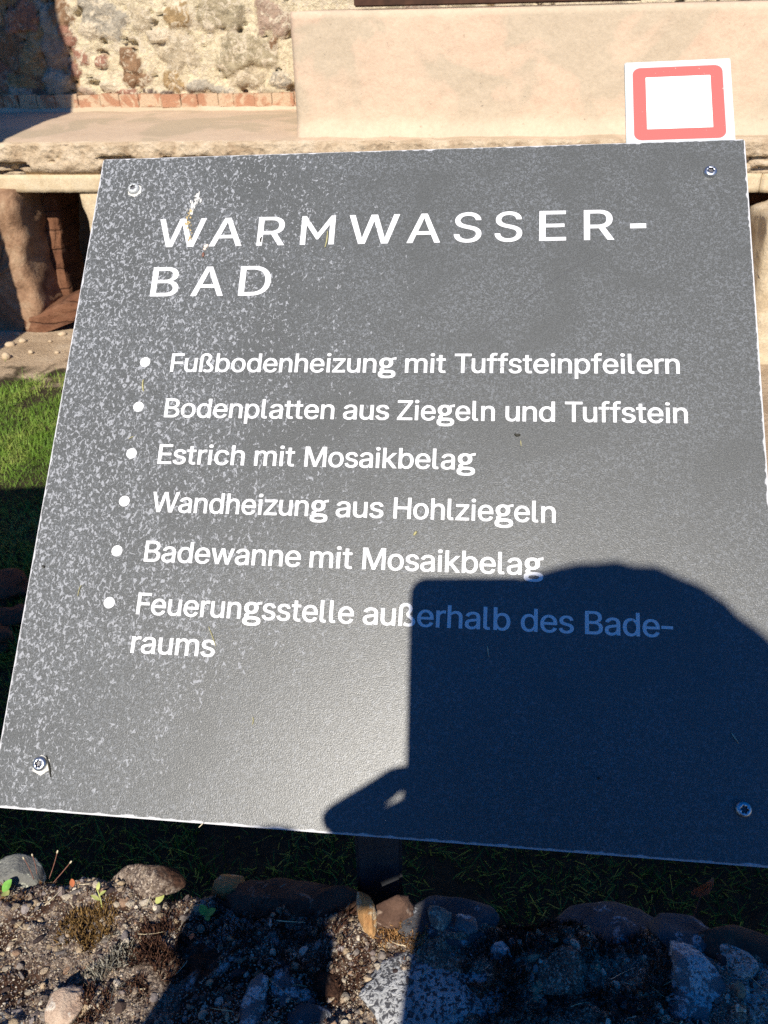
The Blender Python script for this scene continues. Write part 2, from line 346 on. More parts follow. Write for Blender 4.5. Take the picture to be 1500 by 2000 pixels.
for y in ys:
    for x in xs: V.append((x, y, .012*fbm((x, y, 0), 2.5, 4) if abs(x) < 5 and -3 < y < 7 else 0))
for j in range(len(ys)-1):
    for i in range(len(xs)-1): a = j*len(xs)+i; Fc.append((a, a+1, a+len(xs)+1, a+len(xs)))
g = mesh_obj('ground', V, Fc, ground_mat(), None, True); g['kind'] = 'structure'
# pebbles lying on the sand
def lump(bm, c, r, seed, sub=1, squash=.7, rough=.35, rot=0):
    m = Matrix.Translation(c) @ Matrix.Rotation(rot, 4, 'Z') @ Matrix.Diagonal((r*random.uniform(.8, 1.3), r*random.uniform(.7, 1.0), r*squash, 1))
    g_ = bmesh.ops.create_icosphere(bm, subdivisions=sub, radius=1, matrix=Matrix.Identity(4))
    for v in g_['verts']:
        q = v.co.copy(); v.co = m @ (q*(1+rough*noise.noise(q*1.7+Vector((seed*3.1, seed*1.7, seed)))))
    return g_['verts']
M_peb = stone_mat('sand_pebble', [(.42,.31,.20), (.55,.44,.30)], 20, 150, .002)
for k, (x, y, r) in enumerate([(77,646,.032),(45,668,.02),(105,640,.018),(20,676,.024),(122,655,.02),(98,668,.012),(60,690,.016),(12,700,.03),(128,612,.022),(35,655,.016),(112,690,.014)]):
    bm = bmesh.new(); p = at_z(x, y, .0); lump(bm, p+Vector((0,0,r*.35)), r, k, 2, .7, .4)
    tag(bm_obj('pebble', bm, M_peb, None, True), 'pale rounded pebble on the sand left of the sign', 'pebble', 'pale pebbles on the sand below the left opening')
# grass
def grass_mat(name, a, b, c):
    t = NT(name); v = t.noise(3.5, 4, .5); f = t.noise(45, 3)
    col = t.ramp(t.math('ADD', t.math('MULTIPLY', v, .6), t.math('MULTIPLY', f, .4)), [(.38, a), (.5, b), (.64, c)])
    m = t.done(col, .6, .25); t.put(t.b.inputs['Transmission Weight'], 0); return m
M_gr = grass_mat('lawn_grass', (.075,.145,.014), (.12,.215,.022), (.24,.28,.06))
V, Fc = [], []; rg = random.Random(3)
def blade(x, y, z, h, w_, lean, az):
    n = len(V); c, s = math.cos(az), math.sin(az)
    for k, t_ in enumerate((0, .45, 1)):
        ox = lean*h*t_*t_; ww = w_*(1-.85*t_)
        for sg in (-1, 1): V.append((x+c*ox-s*ww*sg, y+s*ox+c*ww*sg, z+h*t_*(1-.25*lean*t_)))
    Fc.append((n, n+1, n+3, n+2)); Fc.append((n+2, n+3, n+5, n+4))
for k in range(120000):
    near = k % 4 == 0; y = rg.uniform(.72, 1.8) if near else rg.uniform(1.7, 4.2); x = rg.uniform(-1.6, 1.3) if near or k % 12 == 1 else rg.uniform(-2.4, -.75)
    e_ = y+.5*fbm((x, y, 0), 2.2, 3)+3.5*max(0, x-.85)
    if e_ > 3.7 and rg.random() < (e_-3.7)*5: continue
    if noise.noise(Vector((x*4, y*4, 8))) > .42 and rg.random() < .8: continue
    blade(x, y, -.003, rg.uniform(.012, .034)*(2.2 if rg.random() < .04 else 1), rg.uniform(.0010, .0022), rg.uniform(.2, 1.3), rg.uniform(0, 6.28))
for k in range(70000):           # the rest of the lawn, sparser
    y = rg.uniform(.72, 4.3); x = rg.uniform(-6, 6)
    if -2.4 < x < -.75 or (y < 1.8 and -1.6 < x < 1.3): continue
    if y+.5*fbm((x, y, 0), 2.2, 3)+3.5*max(0, min(x, 2.2)-.85) > 3.9: continue
    blade(x, y, -.003, rg.uniform(.02, .055), rg.uniform(.0025, .005), rg.uniform(.2, 1.3), rg.uniform(0, 6.28))
o = mesh_obj('grass', V, Fc, M_gr, None, True); o['kind'] = 'stuff'; tag(o, 'short green lawn grass between the foreground wall and the sand', 'grass')
# dark stones on the lawn at the left, in the shade
for k, (x, y, r) in enumerate([(5,1160,.07), (32,1215,.06), (-20,1260,.08)]):
    bm = bmesh.new(); lump(bm, at_z(x, y, 0)+Vector((0,0,r*.3)), r, k+40, 3, .5, .5)
    tag(bm_obj('field_stone', bm, M_pil, None, True), 'reddish stone lying in the shaded grass at the left edge', 'stone', 'stones in the shaded grass')

# ------------------------------------------------------------------ information sign
# the square panel's frame: top left corner, X to the right, Y up, Z towards the reader (recovered from its four corners)
_a = c2w((0.49614682, 0.01298958, -0.06470363)).normalized(); _b = c2w((-0.02964753, 0.48092814, -0.13157783))
_b = (_b - _a*_a.dot(_b)).normalized(); TL = CAM + c2w((-0.22944247, -0.28837031, 0.6645055)); _n = _a.cross(-_b)
PANEL_M = Matrix(((_a.x,-_b.x,_n.x,TL.x),(_a.y,-_b.y,_n.y,TL.y),(_a.z,-_b.z,_n.z,TL.z),(0,0,0,1)))
def pan(u, v, h=0): return PANEL_M @ Vector((u/1000, -v/1000, h/1000))      # mm on the panel -> world

def panel_material():
    t = NT('weathered_sign_face'); x, y, z = t.sep()
    co = t.scale((1, .72, 1))
    strk = t.noise(1, 3, .3, co=t.scale((85, 9, 1)), off=6)
    dens = t.math('ADD', t.math('MULTIPLY', t.math('SUBTRACT', strk, .5), .5), t.math('ADD', t.math('MULTIPLY', x, -1.75), .05)); dens = t.math('ADD', dens, t.math('MULTIPLY', t.noise(30, 4, .4, off=3), .46))      # flaking strongest on the left
    low = t.step(y, -.46, -.34); dens = t.math('ADD', dens, t.math('MULTIPLY', t.math('SUBTRACT', low, 1), .16))
    thr = t.math('SUBTRACT',   .672, t.math('MULTIPLY', t.step(dens, -.34, .26), .135))
    fl = t.noise(400, 4, .9, co=co, rough=.66); flake = t.step(t.math('SUBTRACT', fl, thr), 0, .036)
    flake = t.math('MULTIPLY', flake, t.step(dens, -.38, -.02))
    worm = t.noise(520, 2.5, 1.4, off=1); wm = t.step(worm, .50, .62)
    cloud = t.noise(13, 4, .8, off=8); fl2 = t.step(t.noise(410, 2.5, .8, off=12), .60, .66)
    wa = t.math('MULTIPLY', wm, t.step(cloud, .22, .60)); top = t.step(y, -.30, .02); fl2 = t.math('MULTIPLY', fl2, t.math('MULTIPLY', t.step(cloud, .34, .62), t.math('ADD', .25, t.math('MULTIPLY', top, .75))))
    grain = t.noise(1300, 1, 0, off=5)
    base = t.ramp(grain, [(.3, (.050, .052, .049)), (.7, (.100, .103, .098))])
    base = t.mix(t.math('MULTIPLY', wa, .75), base, (.145, .153, .158))
    base = t.mix(t.math('MULTIPLY', fl2, .8), base, (.165, .174, .184))
    base = t.mix(t.math('MULTIPLY', flake, .9), base, (.275, .283, .296))
    # worn pale rim
    ex = t.math('MINIMUM', x, t.math('SUBTRACT', .5, x)); ey = t.math('MINIMUM', t.math('MULTIPLY', y, -1), t.math('ADD', y, .5))
    ed = t.math('ADD', t.math('MINIMUM', ex, ey), t.math('MULTIPLY', t.math('SUBTRACT', t.noise(110, 5), .5), .0052))
    rim = t.math('SUBTRACT', 1, t.step(ed, .0008, .0017))
    rim = t.math('MAXIMUM', rim, t.step(t.math('MULTIPLY', z, -1), .0007, .0009))
    col = t.mix(rim, base, (.46, .46, .47))
    t.bump(t.math('ADD', grain, t.math('MULTIPLY', worm, .6)), .0003, .45)
    return t.done(col, t.math('ADD', .37, t.math('MULTIPLY', t.math('MAXIMUM', flake, rim), .3)), .42)
M_panel = panel_material()
def text_mat():
    t = NT('white_lettering'); s = t.step(t.noise(240, 4, .5), .655, .70)
    return t.done(t.mix(s, (.64, .64, .64), (.28, .28, .28)), .45, .4)
M_text = text_mat()
M_post = plain('anthracite_paint', (.035, .037, .042), .5, .4, 0, .2, 60)

post_top = pan(252, 300, -12)
ground_under = Vector((post_top.x, post_top.y, 0))
sign = empty('information_sign', ground_under)
tag(sign, 'square anthracite information sign on a post with white lettering about a warm bath', 'sign')
def local_to(parent, o, M):           # parent o and keep the world matrix M
    o.parent = parent; o.matrix_parent_inverse = Matrix.Identity(4)
    o.matrix_local = parent_world(parent).inverted() @ M
def parent_world(p):
    M = p.matrix_basis.copy() if p.parent is None else parent_world(p.parent) @ p.matrix_local.copy()
    return M
bm = bmesh.new(); bmesh.ops.create_cube(bm, size=1)
for v in bm.verts: v.co = Vector(((v.co.x+.5)*.5, (v.co.y-.5)*.5, (v.co.z-.5)*.006))
bmesh.ops.bevel(bm, geom=bm.edges[:], offset=.0011, segments=2, affect='EDGES')
panel = bm_obj('panel', bm, M_panel); panel.parent = sign
PANEL_L = Matrix.Translation(-ground_under) @ PANEL_M; panel.matrix_local = PANEL_L
def on_panel(name, verts, faces, mat, smooth=False, parent=None): # verts in mm: u right, v down, h out
    return mesh_obj(name, [(u/1000, -v/1000, h/1000) for u, v, h in verts], faces, mat, parent or panel, smooth)

# post (square tube) with a carrier plate behind the panel
PW = .0275; pc = ground_under
POST_Y = .60
px = at_y(741, 1700, POST_Y).x
bm = bmesh.new(); box_bm(bm, px-PW-pc.x, px+PW-pc.x, POST_Y-pc.y, POST_Y+2*PW-pc.y, -.3, 1.20, .004)
post = bm_obj('post', bm, M_post, sign)
bm = bmesh.new(); box_bm(bm, .12, .38, -.40, -.12, -.020, -.0075, .002)
br = bm_obj('carrier_plate', bm, M_post, sign); br.matrix_local = PANEL_L
bm = bmesh.new()
q = [pan(200, 250, -21), pan(300, 250, -21), pan(300, 350, -21), pan(200, 350, -21)]
vs_ = [bm.verts.new(p-pc) for p in q] + [bm.verts.new(Vector((px+sx*PW*.9, POST_Y+PW*(1+sy*.9), z))-pc) for sx, sy, z in ((-1,1,1.18),(1,1,1.18),(1,-1,1.10),(-1,-1,1.10))]
bm.faces.new(vs_[:4]); bm.faces.new(vs_[4:][::-1])
for i in range(4): j = (i+1) % 4; bm.faces.new((vs_[i], vs_[4+i], vs_[4+j], vs_[j]))
bm_obj('bracket', bm, M_post, sign)

# lettering: outlines as polygons (thousandths of the cap height)
BODY = {"F":[[98,0,98,999,731,999,731,873,259,873,259,554,687,554,687,428,259,428,259,0]],"u":[[353,-10,312,-8,275,-1,240,9,208,24,180,42,156,64,134,90,116,120,102,153,92,191,86,232,84,276,84,749,238,749,238,287,240,246,249,211,262,181,281,156,304,136,329,123,357,115,387,113,408,114,429,118,448,124,468,133,486,144,503,159,518,177,531,197,541,220,549,245,553,273,555,303,555,749,708,749,708,0,559,0,559,193,615,193,593,136,570,96,543,62,512,36,477,16,439,2,398,-7]],"ß":[[253,708,253,0,98,0,98,708,103,778,117,839,141,891,175,934,217,967,265,992,319,1008,380,1013,416,1011,450,1006,483,997,516,986,546,971,573,952,598,931,619,906,637,877,649,844,657,808,659,768,659,744,656,723,652,703,646,685,614,629,583,583,577,573,573,561,570,548,570,535,571,518,575,503,582,490,591,477,648,428,716,375,732,359,747,342,761,323,774,304,784,282,792,257,796,231,797,202,795,170,789,140,779,112,764,87,746,64,724,45,698,27,669,13,636,2,600,-7,562,-12,521,-13,486,-12,453,-9,421,-4,391,4,364,13,340,22,319,32,298,46,352,168,432,126,449,120,467,116,488,113,513,112,541,114,565,118,587,126,606,136,622,150,634,167,641,187,643,210,642,228,638,244,631,260,621,274,565,326,496,379,479,393,463,409,449,426,436,444,426,464,419,485,414,509,413,534,414,554,416,572,421,588,428,602,461,647,494,693,500,706,504,721,507,738,508,758,505,790,497,818,485,840,468,858,447,871,426,880,404,886,381,887,354,885,330,878,308,866,289,847,274,822,263,791,256,753]],"b":[[444,-16,408,-14,375,-9,345,-1,320,10,298,23,280,36,263,50,250,66,215,114,234,114,234,0,84,0,84,999,238,999,238,633,216,633,249,679,262,694,278,708,297,721,318,734,343,745,373,753,406,758,443,759,493,756,539,746,581,731,620,709,654,683,684,652,710,616,732,575,750,530,762,482,770,429,772,373,770,316,762,264,750,215,733,170,711,129,685,93,655,61,620,34,582,13,540,-3,493,-13],[426,106,453,108,478,114,502,124,525,139,546,158,564,180,580,206,593,235,603,266,611,300,615,336,617,374,615,412,611,447,604,480,594,512,581,540,565,565,547,587,526,606,503,620,479,630,453,636,426,638,398,636,373,630,349,621,327,607,306,589,288,568,272,543,259,515,249,484,241,450,237,413,236,374,237,335,242,298,249,264,259,232,273,203,289,178,307,156,328,137,350,123,374,114,399,108]],"o":[[401,-16,348,-13,298,-3,253,13,211,35,175,62,142,94,114,130,91,171,72,215,59,264,51,315,48,370,51,426,59,479,72,527,91,572,114,613,142,650,175,681,211,708,253,730,298,746,348,756,401,759,455,756,505,746,550,730,592,708,629,681,661,650,689,613,712,572,731,527,744,479,752,426,754,370,752,315,744,264,731,215,712,171,689,130,661,94,629,62,592,35,550,13,505,-3,455,-13],[401,106,431,108,458,114,484,124,507,139,529,159,547,181,563,207,576,236,587,268,594,300,598,335,600,370,598,406,594,441,586,474,576,506,563,535,547,561,529,584,507,604,483,619,458,630,431,636,401,638,371,636,345,630,319,619,296,604,275,584,256,561,240,535,227,506,217,474,210,441,205,407,204,370,205,335,210,300,217,268,227,236,240,207,256,181,275,159,296,139,319,124,345,114,371,108]],"d":[[377,-16,328,-13,282,-3,239,13,201,34,166,61,136,93,110,129,88,170,71,215,58,264,51,316,48,373,51,429,58,482,71,530,89,575,111,616,137,652,167,683,202,709,240,731,282,746,329,756,378,759,415,758,448,753,477,745,503,734,524,721,542,708,558,694,572,679,605,633,583,633,583,999,737,999,737,0,587,0,587,114,606,114,572,66,558,50,541,36,523,23,501,10,476,-1,447,-9,414,-14],[395,106,422,108,447,114,471,123,493,137,514,156,533,178,548,203,562,232,572,264,579,298,584,335,585,374,584,413,579,450,572,484,562,515,549,543,533,568,515,589,494,607,472,621,448,630,423,636,395,638,368,636,342,630,318,620,295,606,274,587,256,565,240,540,227,512,217,480,210,447,205,412,204,374,205,336,210,300,217,266,227,235,241,206,256,180,275,158,296,139,319,124,343,114,368,108]],"e":[[410,-16,354,-13,302,-3,254,13,212,35,174,62,142,93,114,130,90,170,72,215,59,263,51,314,48,369,51,424,59,476,72,524,90,570,112,611,140,648,171,680,208,707,249,730,294,746,343,756,396,759,430,758,462,754,494,747,525,737,555,725,583,710,609,691,633,670,656,646,676,619,693,588,708,554,720,517,729,476,734,431,735,383,735,327,127,327,127,443,687,443,587,381,580,434,575,466,568,497,558,526,546,552,530,574,513,594,493,610,471,623,448,632,423,637,397,638,370,637,345,631,321,623,298,610,277,593,258,574,242,552,228,527,217,501,209,474,205,445,203,416,203,351,205,312,210,277,219,244,231,215,246,189,264,166,284,147,306,131,330,120,356,111,382,107,411,105,429,106,447,108,463,111,479,116,495,122,509,131,523,140,536,152,547,165,557,179,566,195,578,224,725,188,713,154,700,128,684,104,664,81,642,60,617,41,589,25,558,11,525,-1,489,-9,450,-14]],"n":[[238,446,238,0,84,0,84,749,234,749,234,556,177,556,199,612,222,653,248,686,279,712,314,732,352,747,394,756,439,759,480,757,518,751,553,740,584,726,612,707,637,685,658,659,676,630,690,596,700,559,706,518,708,473,708,0,555,0,555,463,552,503,544,538,530,568,511,593,489,613,463,626,436,634,405,636,385,635,364,632,344,625,325,616,306,605,289,590,274,573,261,553,251,530,244,505,239,477]],"h":[[238,446,238,0,84,0,84,999,238,999,238,556,177,556,199,612,222,653,248,686,279,712,314,732,352,747,394,756,439,759,480,757,518,751,553,740,584,726,613,707,637,685,658,659,676,630,690,596,700,559,706,518,708,473,708,0,555,0,555,463,552,503,544,538,530,568,511,593,489,613,463,626,436,634,405,636,385,635,364,632,344,625,325,616,306,605,289,590,274,573,261,553,251,530,244,505,239,477]],"i":[[84,0,84,749,238,749,238,0],[162,856,139,858,119,864,102,872,88,884,77,896,68,911,64,926,62,942,64,959,68,974,77,988,88,1001,102,1012,119,1021,139,1027,162,1029,185,1027,205,1021,222,1012,236,1001,248,988,256,974,260,959,262,942,260,926,256,911,248,896,236,884,222,872,205,864,185,858]],"z":[[63,0,63,98,473,627,473,625,75,625,75,749,661,749,661,646,261,123,261,125,673,125,673,0]],"m":[[84,0,84,749,234,749,235,571,188,571,199,608,210,634,224,658,240,679,257,698,277,715,297,729,320,741,344,750,370,757,396,761,424,763,469,759,509,748,543,731,572,709,595,681,614,651,629,616,640,570,584,570,595,605,605,630,619,653,635,674,654,694,675,711,698,726,724,738,751,749,781,756,812,761,845,762,880,761,914,755,946,745,975,732,1001,715,1025,695,1045,672,1063,645,1077,614,1087,580,1093,542,1094,501,1094,0,941,0,941,498,938,535,930,565,916,590,898,609,877,622,855,632,832,637,809,639,790,638,772,635,754,629,738,621,722,611,708,598,695,584,685,567,677,549,671,529,667,508,666,486,666,0,512,0,512,510,510,539,502,564,490,587,473,606,453,621,432,631,409,637,385,639,369,638,353,635,336,630,318,622,302,611,286,599,273,583,260,565,250,545,243,522,239,496,238,468,238,0]],"t":[[412,749,412,632,-5,632,-5,749],[108,927,261,927,261,197,263,175,266,156,272,141,280,129,289,121,300,116,313,113,329,112,354,114,406,122,431,6,376,-5,325,-8,275,-5,230,6,193,23,162,46,138,74,121,107,111,145,108,187]],"T":[[44,873,44,999,824,999,824,873,514,873,514,0,355,0,355,873]],"f":[[459,749,459,632,-5,632,-5,749],[138,0,138,842,140,873,145,901,155,927,168,950,184,970,203,988,224,1004,249,1017,275,1027,303,1034,332,1039,363,1040,436,1034,488,1019,454,900,409,913,376,916,357,915,341,911,327,904,315,894,305,880,298,863,293,842,292,817,292,0]],"s":[[352,-16,312,-14,274,-10,238,-2,205,8,175,22,148,38,124,57,103,78,85,102,70,129,59,158,50,195,196,226,208,187,220,163,236,144,255,129,276,118,299,110,323,105,351,104,382,105,410,111,435,120,458,133,476,149,490,166,498,186,501,207,499,224,494,240,486,254,475,267,461,278,445,287,425,294,401,301,279,330,231,344,188,362,152,383,123,407,101,435,85,466,76,500,73,537,75,569,82,598,93,626,109,651,129,675,152,696,179,714,210,730,244,743,281,752,320,757,362,759,401,758,438,753,472,745,503,734,530,720,555,705,576,687,595,666,611,645,624,621,635,596,646,564,505,532,493,563,482,581,469,598,453,615,435,627,414,636,390,641,362,643,336,641,312,637,289,628,268,616,251,601,238,584,230,565,228,544,229,525,235,509,243,494,255,482,271,471,290,462,313,453,341,446,453,419,501,405,544,388,580,367,608,342,630,315,646,285,655,251,658,214,656,182,649,152,637,123,621,97,600,72,576,50,547,31,515,15,478,1,439,-8,397,-14]],"p":[[84,-276,84,749,234,749,234,633,216,633,249,679,262,694,278,708,297,721,318,734,343,745,373,753,406,758,443,759,493,756,539,746,581,731,620,709,654,683,684,652,710,616,732,575,750,530,762,482,770,429,772,373,770,316,762,264,750,215,733,170,711,129,685,93,655,61,620,34,582,13,540,-3,493,-13,444,-16,408,-14,375,-9,345,-1,320,10,299,23,280,36,264,50,250,66,215,114,238,114,238,-276],[426,106,453,108,478,114,502,124,525,139,546,158,564,180,580,206,593,235,603,266,611,300,615,336,617,374,615,412,611,447,604,480,594,512,581,540,565,565,547,587,526,606,503,620,479,630,453,636,426,638,398,636,373,630,349,621,327,607,306,589,288,568,272,543,259,515,249,484,241,450,237,413,236,374,237,335,242,298,249,264,259,232,273,203,289,178,307,156,328,137,350,123,374,114,399,108]],"l":[[269,-5,224,-2,184,8,152,23,127,44,108,69,94,98,87,132,84,171,84,999,238,999,238,199,238,176,241,157,244,142,249,131,256,123,263,119,272,117,283,116,306,117,344,124,368,8,317,-1]],"r":[[84,0,84,749,234,749,234,636,209,636,218,657,235,681,255,703,280,722,309,738,340,750,375,757,411,760,445,759,488,757,488,620,441,627,400,630,379,629,359,625,340,620,321,611,303,600,287,587,273,572,260,554,250,535,243,513,239,491,238,466,238,0]],"B":[[98,0,98,999,467,999,519,997,567,990,611,978,649,962,682,942,711,919,734,893,754,864,768,833,779,801,785,767,788,731,786,700,782,673,775,648,765,625,753,605,738,587,722,571,704,557,684,544,663,534,641,524,626,520,626,521,640,519,667,511,692,501,717,487,740,470,760,451,779,428,795,403,809,374,818,343,824,308,826,271,824,234,817,200,806,166,791,135,771,106,745,80,715,57,679,37,637,21,589,9,535,2,477,0],[259,126,472,126,522,129,563,136,596,148,622,166,643,188,657,213,667,241,670,272,668,296,663,319,656,341,645,361,632,380,616,397,598,412,577,424,555,434,532,441,507,445,479,446,259,446],[259,568,459,568,483,569,504,572,524,578,544,586,563,597,580,609,595,624,608,641,618,660,626,681,630,703,632,727,629,758,621,786,607,811,588,834,565,852,536,864,503,871,463,873,259,873]],"a":[[309,-17,271,-15,235,-9,201,0,170,12,141,27,116,46,94,67,75,92,60,119,49,149,43,181,41,216,43,247,47,275,55,299,66,321,80,340,96,358,115,373,136,386,159,397,182,407,208,415,235,422,339,441,447,454,465,456,479,459,490,463,499,467,505,472,511,479,514,489,515,501,515,504,514,526,511,546,506,564,498,580,489,594,478,606,465,617,451,625,435,632,418,636,399,639,378,640,356,639,337,636,318,632,301,625,284,617,269,608,256,598,244,586,233,574,224,562,217,549,206,524,60,567,76,604,93,633,113,659,136,681,161,700,188,716,217,729,247,740,278,748,310,754,342,758,376,759,469,749,496,742,520,733,544,722,567,709,589,694,608,675,625,653,640,629,653,601,662,569,667,533,669,494,669,0,517,0,517,100,540,100,504,52,488,39,471,26,451,15,428,4,403,-5,374,-11,343,-15],[329,104,357,105,382,109,405,116,427,126,447,139,464,154,480,171,492,190,502,210,509,231,514,253,515,275,515,355,513,353,454,341,393,331,346,325,270,308,255,302,241,294,228,285,217,274,207,262,201,247,197,230,195,211,196,193,200,177,206,163,214,150,224,139,235,129,248,121,263,115,278,110,294,106,311,104]],"Z":[[63,0,63,99,512,755,575,843,662,942,693,879,553,874,431,873,60,873,60,999,785,999,785,899,343,254,276,161,185,57,154,120,293,125,414,126,790,126,790,0]],"E":[[98,0,98,999,738,999,738,873,259,873,259,568,705,568,705,442,259,442,259,126,743,126,743,0]],"c":[[400,-16,348,-13,298,-3,253,13,211,35,175,62,142,94,114,130,91,171,72,215,59,264,51,315,48,370,51,426,59,479,72,527,91,572,114,613,142,650,175,681,211,708,253,730,298,746,348,756,400,759,430,758,459,755,486,750,513,744,538,735,561,725,584,714,605,700,624,686,642,670,659,652,674,633,687,612,699,591,709,568,718,539,573,502,544,565,507,604,458,629,399,638,371,636,345,630,319,619,296,604,275,584,256,561,240,535,227,506,217,474,210,441,205,407,204,370,205,335,210,300,217,268,227,236,240,207,256,181,275,159,296,139,319,124,345,114,371,108,399,106,459,114,508,140,547,181,576,247,721,210,711,180,702,157,690,135,677,114,662,95,645,77,627,60,607,45,586,31,563,19,539,9,514,0,487,-7,459,-12,430,-15]],"M":[[98,0,98,999,308,999,554,371,573,316,596,246,620,171,642,94,574,94,597,169,621,243,644,315,664,371,906,999,1116,999,1116,0,957,0,957,570,958,640,959,721,961,807,963,900,1012,900,980,798,949,708,921,629,899,569,676,0,538,0,312,569,290,627,263,705,232,795,196,900,247,900,250,812,251,727,253,643,253,570,253,0]],"k":[[206,258,195,425,221,425,538,749,724,749,367,386,354,386],[84,0,84,999,238,999,238,0],[556,0,267,367,372,471,745,0]],"W":[[284,0,12,999,175,999,333,388,357,290,379,189,400,77,346,77,369,189,391,290,415,388,576,999,750,999,910,388,935,290,958,190,981,77,925,77,947,189,969,290,993,388,1151,999,1315,999,1041,0,865,0,693,632,662,764,630,934,695,934,665,770,632,632,461,0]],"H":[[98,0,98,999,259,999,259,574,741,574,741,999,901,999,901,0,741,0,741,448,259,448,259,0]],"w":[[251,0,23,749,184,749,276,422,315,273,358,80,299,80,341,269,381,422,472,749,628,749,717,422,755,271,797,80,737,80,781,270,821,422,913,749,1073,749,846,0,697,0,599,339,571,442,544,549,515,669,582,669,553,549,525,441,497,339,400,0]],"-":[[669,488,669,363,203,363,203,488]]}
HEAD = {"W":[[272,0,0,999,153,999,311,386,335,287,357,186,378,77,338,77,359,186,382,287,406,386,568,999,733,999,894,386,919,287,942,186,964,77,922,77,943,186,966,287,990,386,1148,999,1301,999,1027,0,859,0,687,634,655,767,624,933,676,933,647,774,613,634,442,0]],"A":[[0,0,364,999,531,999,898,0,742,0,530,593,485,730,422,940,473,940,409,727,365,593,158,0],[184,277,184,394,715,394,715,277]],"R":[[0,0,0,999,356,999,414,997,468,989,515,976,556,958,591,937,622,911,648,882,669,849,685,813,697,775,704,734,706,690,704,647,697,606,685,568,669,533,648,500,622,472,591,447,555,426,514,409,467,396,414,389,356,386,71,386,71,504,350,504,384,505,414,509,441,516,465,525,487,538,506,553,522,570,535,590,544,612,551,636,555,662,557,690,555,719,551,746,544,770,535,793,522,813,506,831,487,847,465,860,440,870,413,877,383,881,348,883,150,883,150,0],[574,0,330,453,496,453,744,0]],"S":[[374,-17,318,-15,266,-8,219,4,176,19,138,39,104,63,75,89,51,120,31,153,16,189,6,228,0,273,153,273,158,242,165,217,176,195,190,175,208,157,227,142,249,130,273,119,298,112,323,106,349,103,374,102,404,103,432,107,459,113,486,122,511,134,533,148,552,164,569,183,583,204,593,226,599,250,600,275,599,297,594,318,586,336,574,352,560,366,544,379,526,391,505,401,406,435,287,468,228,488,176,510,132,537,94,567,65,601,44,640,31,683,27,730,30,771,38,809,52,845,72,878,97,908,126,934,159,957,196,977,237,992,281,1003,329,1010,381,1013,433,1010,481,1003,525,992,566,976,602,957,634,934,662,909,686,880,705,848,719,815,728,779,733,738,585,738,577,776,563,807,543,834,516,856,485,874,451,886,415,893,377,895,350,894,324,891,299,885,275,876,252,865,233,852,215,836,201,819,189,800,181,780,176,759,174,736,176,712,182,691,192,672,205,655,221,640,239,627,258,616,278,606,362,578,463,550,556,519,581,509,604,497,627,483,649,468,670,451,689,432,705,412,720,389,732,364,740,337,745,306,747,274,744,234,736,196,723,160,704,127,680,95,652,68,618,43,580,22,536,5,487,-7,433,-15]],"E":[[0,0,0,999,634,999,634,882,150,882,150,564,601,564,601,447,150,447,150,117,639,117,639,0]],"B":[[0,0,0,999,366,999,419,997,467,990,510,978,547,962,580,943,608,920,631,895,650,867,665,836,676,803,682,769,684,733,683,703,678,675,671,650,662,628,649,608,635,590,619,574,602,560,582,548,562,538,541,529,521,523,521,517,541,514,567,507,591,497,615,483,637,467,658,448,676,425,692,400,705,372,715,341,721,306,723,269,720,232,714,197,703,164,688,133,668,104,643,79,613,56,578,37,537,21,490,9,436,2,377,0],[150,117,371,117,422,120,463,128,499,141,527,160,549,183,564,209,574,238,577,270,575,294,570,318,563,340,552,362,538,381,521,399,502,414,481,427,457,438,432,445,406,449,378,451,150,451],[150,563,358,563,381,565,403,568,425,574,447,583,467,594,485,607,500,623,514,641,525,661,533,682,537,705,539,730,536,761,527,790,513,816,493,840,468,859,437,872,403,880,362,882,150,882]],"D":[[323,0,70,0,70,117,313,117,367,120,417,128,463,142,504,162,541,187,574,218,601,254,623,294,640,340,652,390,660,444,662,502,660,559,652,613,640,662,623,707,601,747,575,782,544,813,508,838,468,858,424,871,377,879,325,882,65,882,65,999,336,999,409,996,478,984,539,965,594,938,643,905,686,866,722,820,753,767,777,709,794,645,805,576,808,502,804,427,794,357,777,293,753,234,722,182,684,135,641,95,590,62,533,35,470,16,400,4],[150,999,150,0,0,0,0,999]]}
def fill_polys(polys, h):      # flat mesh of polygons with holes; returns verts, faces
    from mathutils.geometry import delaunay_2d_cdt
    P, E = [], []
    for p in polys:
        n = len(P); P += [Vector((x/1000, y/1000)) for x, y in p]; E += [(n+i, n+(i+1) % len(p)) for i in range(len(p))]
    V, _e, T, *_r = delaunay_2d_cdt(P, E, [], 0, 1e-6)
    def inside(x, y):
        k = 0
        for p in polys:
            for (x1, y1), (x2, y2) in zip(p, p[1:]+p[:1]):
                if (y1 > y) != (y2 > y) and x < (x2-x1)*(y-y1)/(y2-y1)+x1: k += 1 if y2 > y1 else -1
        return k != 0
    out = []
    for t in T:
        c = sum((V[i] for i in t), Vector((0, 0)))/3
        if inside(c.x*1000, c.y*1000): out.append(tuple(t))
    return [(v.x*1000, v.y*1000, h) for v in V], out
def ell(cx, cy, rx, ry, n=36, e=2.2):
    return [(cx+rx*math.copysign(abs(math.cos(a))**(2/e), math.cos(a)), cy+ry*math.copysign(abs(math.sin(a))**(2/e), math.sin(a))) for a in (2*math.pi*i/n for i in range(n))]
